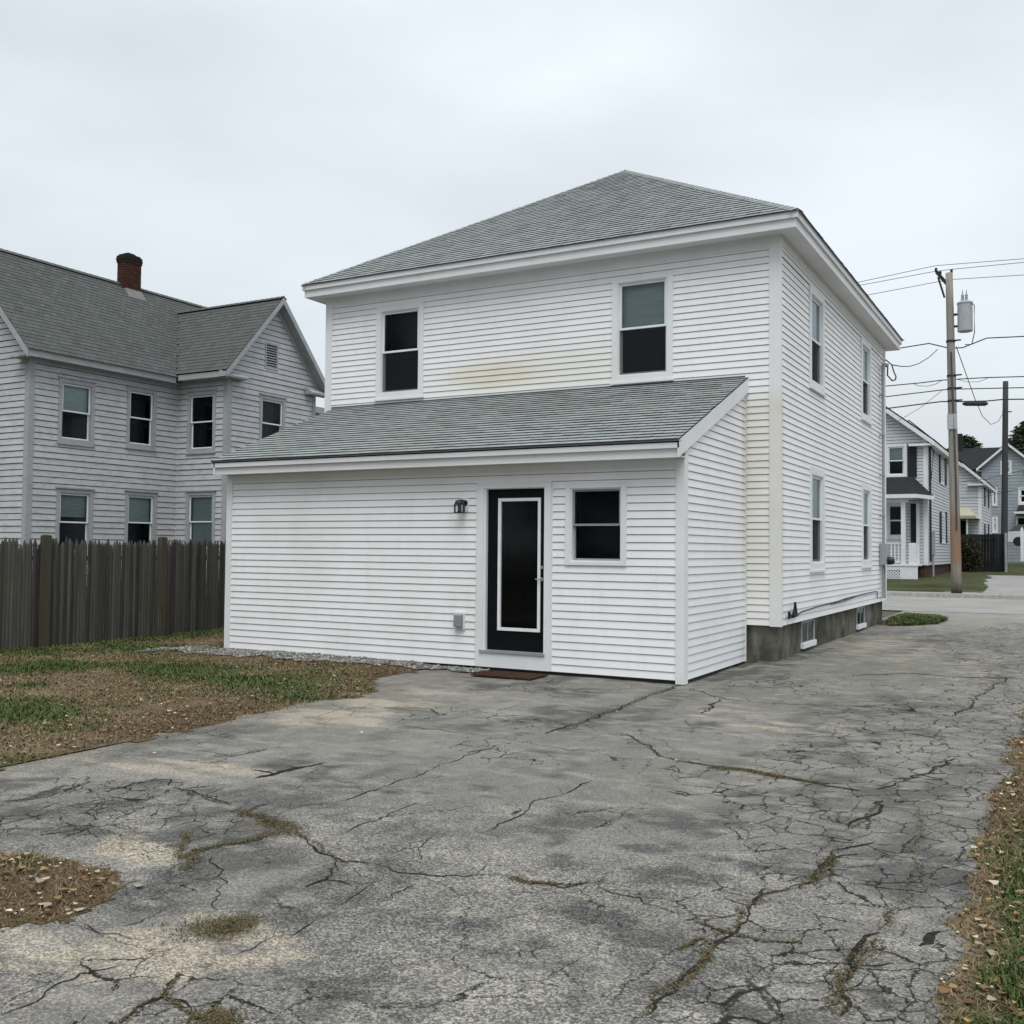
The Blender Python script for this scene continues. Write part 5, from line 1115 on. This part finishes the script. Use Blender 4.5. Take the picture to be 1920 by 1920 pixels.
mb = MB(); mb.hexa([(a[0]-3, GY-1.3, b[2]), (b[0], GY-1.3, b[2]), (b[0]+.1, GY-.02, b[2]), (a[0]-3, GY-.02, b[2]), (a[0]-3, GY-1.3, b[2]+.18), (b[0]-.1, GY-1.3, b[2]+.18), (b[0]-.6, GY-.02, b[2]+.75), (a[0]-3, GY-.02, b[2]+.75)]); mb.build('porch_hood', M['yellowroof'], H3)
box_part(H3, 'porch_post', 'fartrim', [(at(1812, 980, 1, GY-1)[0], at(1815, 980, 1, GY-1)[0], GY-1.1, GY-1., zb3, b[2])])
box_part(H3, 'doorway', 'room', [(at(1790, 980, 1, GY)[0], at(1811, 980, 1, GY)[0], zb3+.2, b[2]-.1, .025, .05)], F3)
# blue-grey house
BY = 76.0
bl = lambda px, py, y=BY: at(px, py, 1, y)
pkx, pkz = bl(1889, 832)[0], bl(1889, 832)[2]; xl4, ze4 = bl(1840, 873)[0], bl(1840, 873)[2]; hw = pkx-xl4
def brect(px0, px1, py0, py1): a, b = bl(px0, py1), bl(px1, py0); return (a[0], b[0], a[1+1], b[2])
ops4 = [brect(1876, 1897, 863, 890), brect(1860, 1870, 915, 948), brect(1860, 1871, 969, 999), brect(1909, 1932, 914, 946), brect(1905, 1925, 968, 1003)]
H4, F4, F4s = far_house('blue_grey_house', 'blue grey gable house with white trimmed windows farthest along the drive', pkx+hw, xl4, BY, BY+10, bl(1870, 1030)[2]-1.2, ze4, pkz, 'bluegrey', e=.25, pitch_ops=ops4, gaps='bluegrey')
for q in ops4[:4]: window(H4, F4, *q, .14, FT, sash=.07)
box_part(H4, 'doorway', 'room', [(*ops4[4], -.2, -.1)], F4); a = ops4[4]
box_part(H4, 'door_trim', 'fartrim', [(a[0], a[0]+.14, a[2], a[3], -.1, .05), (a[0]+.14, a[1], a[3]-.14, a[3], -.1, .05)], F4)
mb = MB(); q0, q1 = bl(1902, 962, BY-1.5), bl(1940, 953, BY-1.5); mb.hexa([(q0[0], BY-1.5, q0[2]), (q1[0], BY-1.5, q0[2]), (q1[0], BY-.01, q0[2]), (q0[0], BY-.01, q0[2]), (q0[0]+.25, BY-1.2, q1[2]), (q1[0], BY-1.2, q1[2]), (q1[0], BY-.01, q1[2]+.3), (q0[0]+.25, BY-.01, q1[2]+.3)]); mb.build('porch_roof', M['underlay'], H4)
box_part(H4, 'porch_fascia', 'fartrim', [(q0[0]-.03, q1[0], BY-1.56, BY-1.5, q0[2]-.05, q0[2]+.12)])
# left wing of the blue-grey house: long roof parallel to the street
z1_, z2_ = bl(1830, 875, BY+1)[2], bl(1810, 841, BY+5)[2]
slab(H4, 'wing_roof', 'underlay', [(xl4-9, BY+1, z1_-.2), (pkx, BY+1, z1_-.2), (pkx, BY+5, z2_), (xl4-9, BY+5, z2_)], .1)
box_part(H4, 'wing_wall', 'bluegrey', [(xl4-8.7, xl4-.05, BY+1.3, BY+8, bl(1870, 1030)[2]-1.2, z1_-.3)])
ca = at(1795.5, 842, 1, BY+5); cb = at(1804.5, 814, 1, BY+5)
box_part(H4, 'chimney', 'underlay', [(ca[0], cb[0], BY+4.5, BY+5.4, ca[2]-1.0, cb[2])])

# dark board fence
DF = thing('board_fence', 'dark tall board fence with a pale end post beside the far lawn', 'fence', (at(1845, 1060, 1, 50)[0], 50, .6))
zt5, zb5 = at(1845, 1001.5, 1, 50)[2], at(1845, 1070, 1, 50)[2]-.1; xa, xb = at(1745, 1040, 1, 50)[0], at(1883, 1040, 1, 50)[0]
bm = MB(); bm.box(-.07, .07, -.012, .012, zb5, zt5); bmes = []
for i in range(3): m = MB(); m.box(-.072, .072, -.012, .012, zb5, zt5+.01*i-.01); bmes.append(m.mesh('board', M['darkfence']))
x = xa
while x < xb: o = bpy.data.objects.new('board', bmes[R.randrange(3)]); o.location = Vector((x, 50+R.uniform(-.008, .008), 0))-Vector(DF.location); link(o, DF); x += .148
box_part(DF, 'rail', 'darkfence', [(xa, xb, 50.013, 50.06, zt5-.4, zt5-.3), (xa, xb, 50.013, 50.06, zb5+.3, zb5+.4)])
q = at(1886, 1001, 1, 49.6), at(1889, 1068, 1, 49.6)
box_part(DF, 'end_post', 'greymetal', [(q[0][0]-.06, q[0][0]+.06, 49.55, 49.68, q[1][2]-.2, q[0][2]+.05)])
# dark shrub in front of the board fence
sh_ = at(1806, 1066, 1, 49.0); SH = thing('shrub', 'dark brownish shrub growing by the board fence behind the utility pole', 'shrub', (sh_[0], 49.0, .5))
mb = MB(); r = np.random.RandomState(8)
for i in range(7): a_ = i*.9; mb.tube([(sh_[0], 49, .4), (sh_[0]+math.cos(a_)*.5, 49+math.sin(a_)*.4, 1.5)], [.03, .01], 5)
mb.build('stem', M['poledark'], SH)
n = 3500; d = r.randn(n, 3); d /= np.linalg.norm(d, axis=1)[:, None]; P = d*(r.rand(n, 1)**.4)*np.array([.95, .6, 1.0])*(.75+.5*r.rand(n, 1))+np.array([0, 0, .95]); P[:, 2] = np.maximum(P[:, 2], .02)
q_ = r.randn(n, 3); q_ /= np.linalg.norm(q_, axis=1)[:, None]; e_ = np.cross(q_, r.randn(n, 3)); e_ /= np.linalg.norm(e_, axis=1)[:, None]; L_ = .06+.08*r.rand(n, 1)
v = np.stack([P-e_*L_*.4, P+q_*L_-e_*L_*.2, P+q_*L_+e_*L_*.2, P+e_*L_*.4], 1).reshape(-1, 3)
link(bpy.data.objects.new('foliage', np_mesh('foliage', v, np.arange(n*4).reshape(-1, 4), M['needle'], {"col": np.repeat(np.array([[.045, .040, .020]])*(.4+1.2*r.rand(n, 1)), 4, 0)})), SH)
# white gate at the edge of the frame
WG = thing('white_gate', 'white vinyl gate panel with pointed boards at the end of the far drive', 'gate', (at(1920, 1050, 1, 46)[0], 46, .6))
za_, zb_g = at(1918, 1052, 1, 46)[2], at(1918, 996, 1, 46)[2]; x = at(1913.5, 1020, 1, 46)[0]
for i in range(9):
    xx = x+i*.15; m = MB(); tz = zb_g+.1*(i == 0)-.02*(i % 2)
    m.hexa([(xx, 46, za_), (xx+.14, 46, za_), (xx+.14, 46.03, za_), (xx, 46.03, za_), (xx, 46, tz), (xx+.14, 46, tz), (xx+.14, 46.03, tz), (xx, 46.03, tz)]); m.hexa([(xx, 46, tz), (xx+.14, 46, tz), (xx+.14, 46.03, tz), (xx, 46.03, tz), (xx+.06, 46, tz+.12), (xx+.08, 46, tz+.12), (xx+.08, 46.03, tz+.12), (xx+.06, 46.03, tz+.12)]); m.build('board', M['fartrim'], WG)
box_part(WG, 'rail', 'fartrim', [(x, x+1.34, 46.032, 46.08, za_+.3, za_+.4), (x, x+1.34, 46.032, 46.08, zb_g-.4, zb_g-.3)])
# pale car parked in front of the blue-grey house
CY = 66.0; ca0 = at(1889, 1022, 1, CY); car = thing('parked_car', 'pale parked car half hidden behind the white gate', 'car', (ca0[0]+2, CY, ca0[2]-.3))
z0c = ca0[2]-.05; xc = ca0[0]-.1; sc = 1.0
mb = MB(); prof = [(0, .25), (0, .75), (.25, .98), (1.2, 1.02), (3.6, .98), (4.4, .85), (4.45, .25)]
L0 = [(xc+a, CY-.85, z0c+b) for a, b in prof]; L1 = [(xc+a, CY+.85, z0c+b) for a, b in prof]
mb.poly(L0); mb.poly(L1[::-1])
for i in range(len(prof)): j = (i+1) % len(prof); mb.quad(L0[i], L0[j], L1[j], L1[i])
mb.build('body', simple('pale_car_paint', (.60, .61, .60), .3, .5, .03), car)
mb = MB(); mb.hexa([(xc+.2, CY-.78, z0c+.99), (xc+3.2, CY-.78, z0c+1.0), (xc+3.2, CY+.78, z0c+1.0), (xc+.2, CY+.78, z0c+.99), (xc+.75, CY-.6, z0c+1.45), (xc+2.4, CY-.6, z0c+1.48), (xc+2.4, CY+.6, z0c+1.48), (xc+.75, CY+.6, z0c+1.45)]); mb.build('cabin', simple('car_glass', (.02, .035, .035), .15, .5), car)
for dx in (.8, 3.5):
    for dy in (-.88, .70): mb = MB(); mb.lathe((xc+dx, CY+dy, z0c+.3), [(.3, 0), (.32, .04), (.32, .16), (.3, .18)], 16, 'Y'); mb.build('wheel', M['blackmetal'], car)

# ------------------------------------------------------------------ trees behind the far houses
M['bark'] = wood_mat('bark', (.06, .05, .04), (.10, .085, .065))
def conifer(label, x, y, h, rad, n=5000, seed=1, z0=.5, blunt=False):
    t = thing('conifer_tree', label, 'tree', (x, y, z0), 'evergreens beyond the far houses'); r = np.random.RandomState(seed)
    mb = MB(); mb.tube([(x, y, z0-.5), (x+.1, y, z0+h*.5), (x, y, z0+h*.97)], [.32, .18, .03], 8)
    for i in range(26):
        f = .25+.7*i/26; a = i*2.4; L = rad*(1.02-f)*1.15; mb.tube([(x, y, z0+h*f), (x+math.cos(a)*L, y+math.sin(a)*L, z0+h*f-.12*L)], [.06, .015], 5)
    mb.build('trunk', M['bark'], t)
    f = .22+.78*r.rand(n)**.85; br = r.randint(0, 42, n); a = br*2.399+r.randn(n)*.16; fb = .22+.76*((br*7) % 42)/42; f = np.where(r.rand(n) < .8, fb+r.randn(n)*.018, f)
    rr = rad*np.clip(1.06-f, .02, 1)**.9*(.25+.85*np.sqrt(r.rand(n)))*(.75+.4*((br*5) % 7)/7)
    if blunt: f = .55+.45*r.rand(n); rr = rad*np.sqrt(np.clip(1-((f-.72)/.28)**2, .02, 1))*np.sqrt(r.rand(n))*(.7+.5*((br*5) % 7)/7)
    P = np.stack([x+np.cos(a)*rr, y+np.sin(a)*rr, z0+h*f-.14*rr+r.randn(n)*.1], 1)
    d = np.stack([np.cos(a)+r.randn(n)*.5, np.sin(a)+r.randn(n)*.5, r.randn(n)*.35-.15], 1); d /= np.linalg.norm(d, axis=1)[:, None]
    s = np.cross(d, r.randn(n, 3)); s /= np.linalg.norm(s, axis=1)[:, None]; L = (.22+.35*r.rand(n))[:, None]*(.6+rad/5)
    v = np.stack([P-s*L*.22, P+d*L-s*L*.05, P+d*L+s*L*.05, P+s*L*.22], 1).reshape(-1, 3); fc = np.arange(n*4).reshape(-1, 4)
    c = np.repeat(np.array([[.046, .060, .036]])*(.6+1.1*r.rand(n, 1)), 4, 0)  # needle green lightened, distance haze put into the colour
    o = bpy.data.objects.new('crown', np_mesh('crown', v-np.array([x, y, z0]), fc, M['needle'], {"col": c})); link(o, t)
q = at(1812, 820, 1, 105); conifer('small rounded evergreen top showing beside the dark chimney', q[0], 105, q[2]-.5, 2.2, 5000, 3, blunt=True)
q = at(1941, 785, 1, 100); conifer('large dark evergreen rising at the right edge behind the blue grey house', q[0], 100, q[2]-.5, 2.6, 9000, 5, blunt=True)
q = at(1990, 800, 1, 115); conifer('evergreen standing beyond the right edge of the blue grey house', q[0], 115, q[2], 6, 6000, 9)
# woods behind the yard, seen mirrored in the rear windows
wv, wc = [], []; r = np.random.RandomState(4); wt = MB()
for i in range(17):
    x = -46+i*3.6+r.uniform(-1, 1); y = -34+r.uniform(-4, 4); h = r.uniform(14, 22); rad = r.uniform(2.4, 3.6); n = 2600
    wt.tube([(x, y, -.3), (x+.2, y, h*.45), (x, y, h*.85)], [.22, .14, .04], 7)
    for k in range(7): a = r.uniform(0, 6.28); z = h*r.uniform(.35, .75); wt.tube([(x, y, z), (x+math.cos(a)*rad*.8, y+math.sin(a)*rad*.8, z+rad*.5)], [.06, .015], 5)
    cl = r.randn(14, 3)*np.array([rad*.5, rad*.5, h*.2])+np.array([x, y, h*.6]); P = cl[r.randint(0, 14, n)]+r.randn(n, 3)*np.array([.8, .8, .8])
    P[:, 2] = np.maximum(P[:, 2], .5); d = r.randn(n, 3); d /= np.linalg.norm(d, axis=1)[:, None]; q = np.cross(d, r.randn(n, 3)); q /= np.linalg.norm(q, axis=1)[:, None]; L = (.14+.22*r.rand(n))[:, None]
    wv.append(np.stack([P-q*L*.5, P+d*L-q*L*.3, P+d*L+q*L*.3, P+q*L*.5], 1).reshape(-1, 3)); wc.append(np.repeat(np.array([[.05, .055, .025]])*(.5+1.2*r.rand(n, 1)), 4, 0))
wv = np.concatenate(wv); wc = np.concatenate(wc); nb = len(wv)
tv = np.array(wt.v); quads = [f for f in wt.f if len(f) == 4]
o = bpy.data.objects.new('woodland', np_mesh('woodland', np.concatenate([wv, tv]), np.concatenate([np.arange(nb).reshape(-1, 4), np.array(quads)+nb]), M['needle'], {"col": np.concatenate([wc, np.full((len(tv), 3), .06)])})); COL.objects.link(o); o["kind"] = 'stuff'
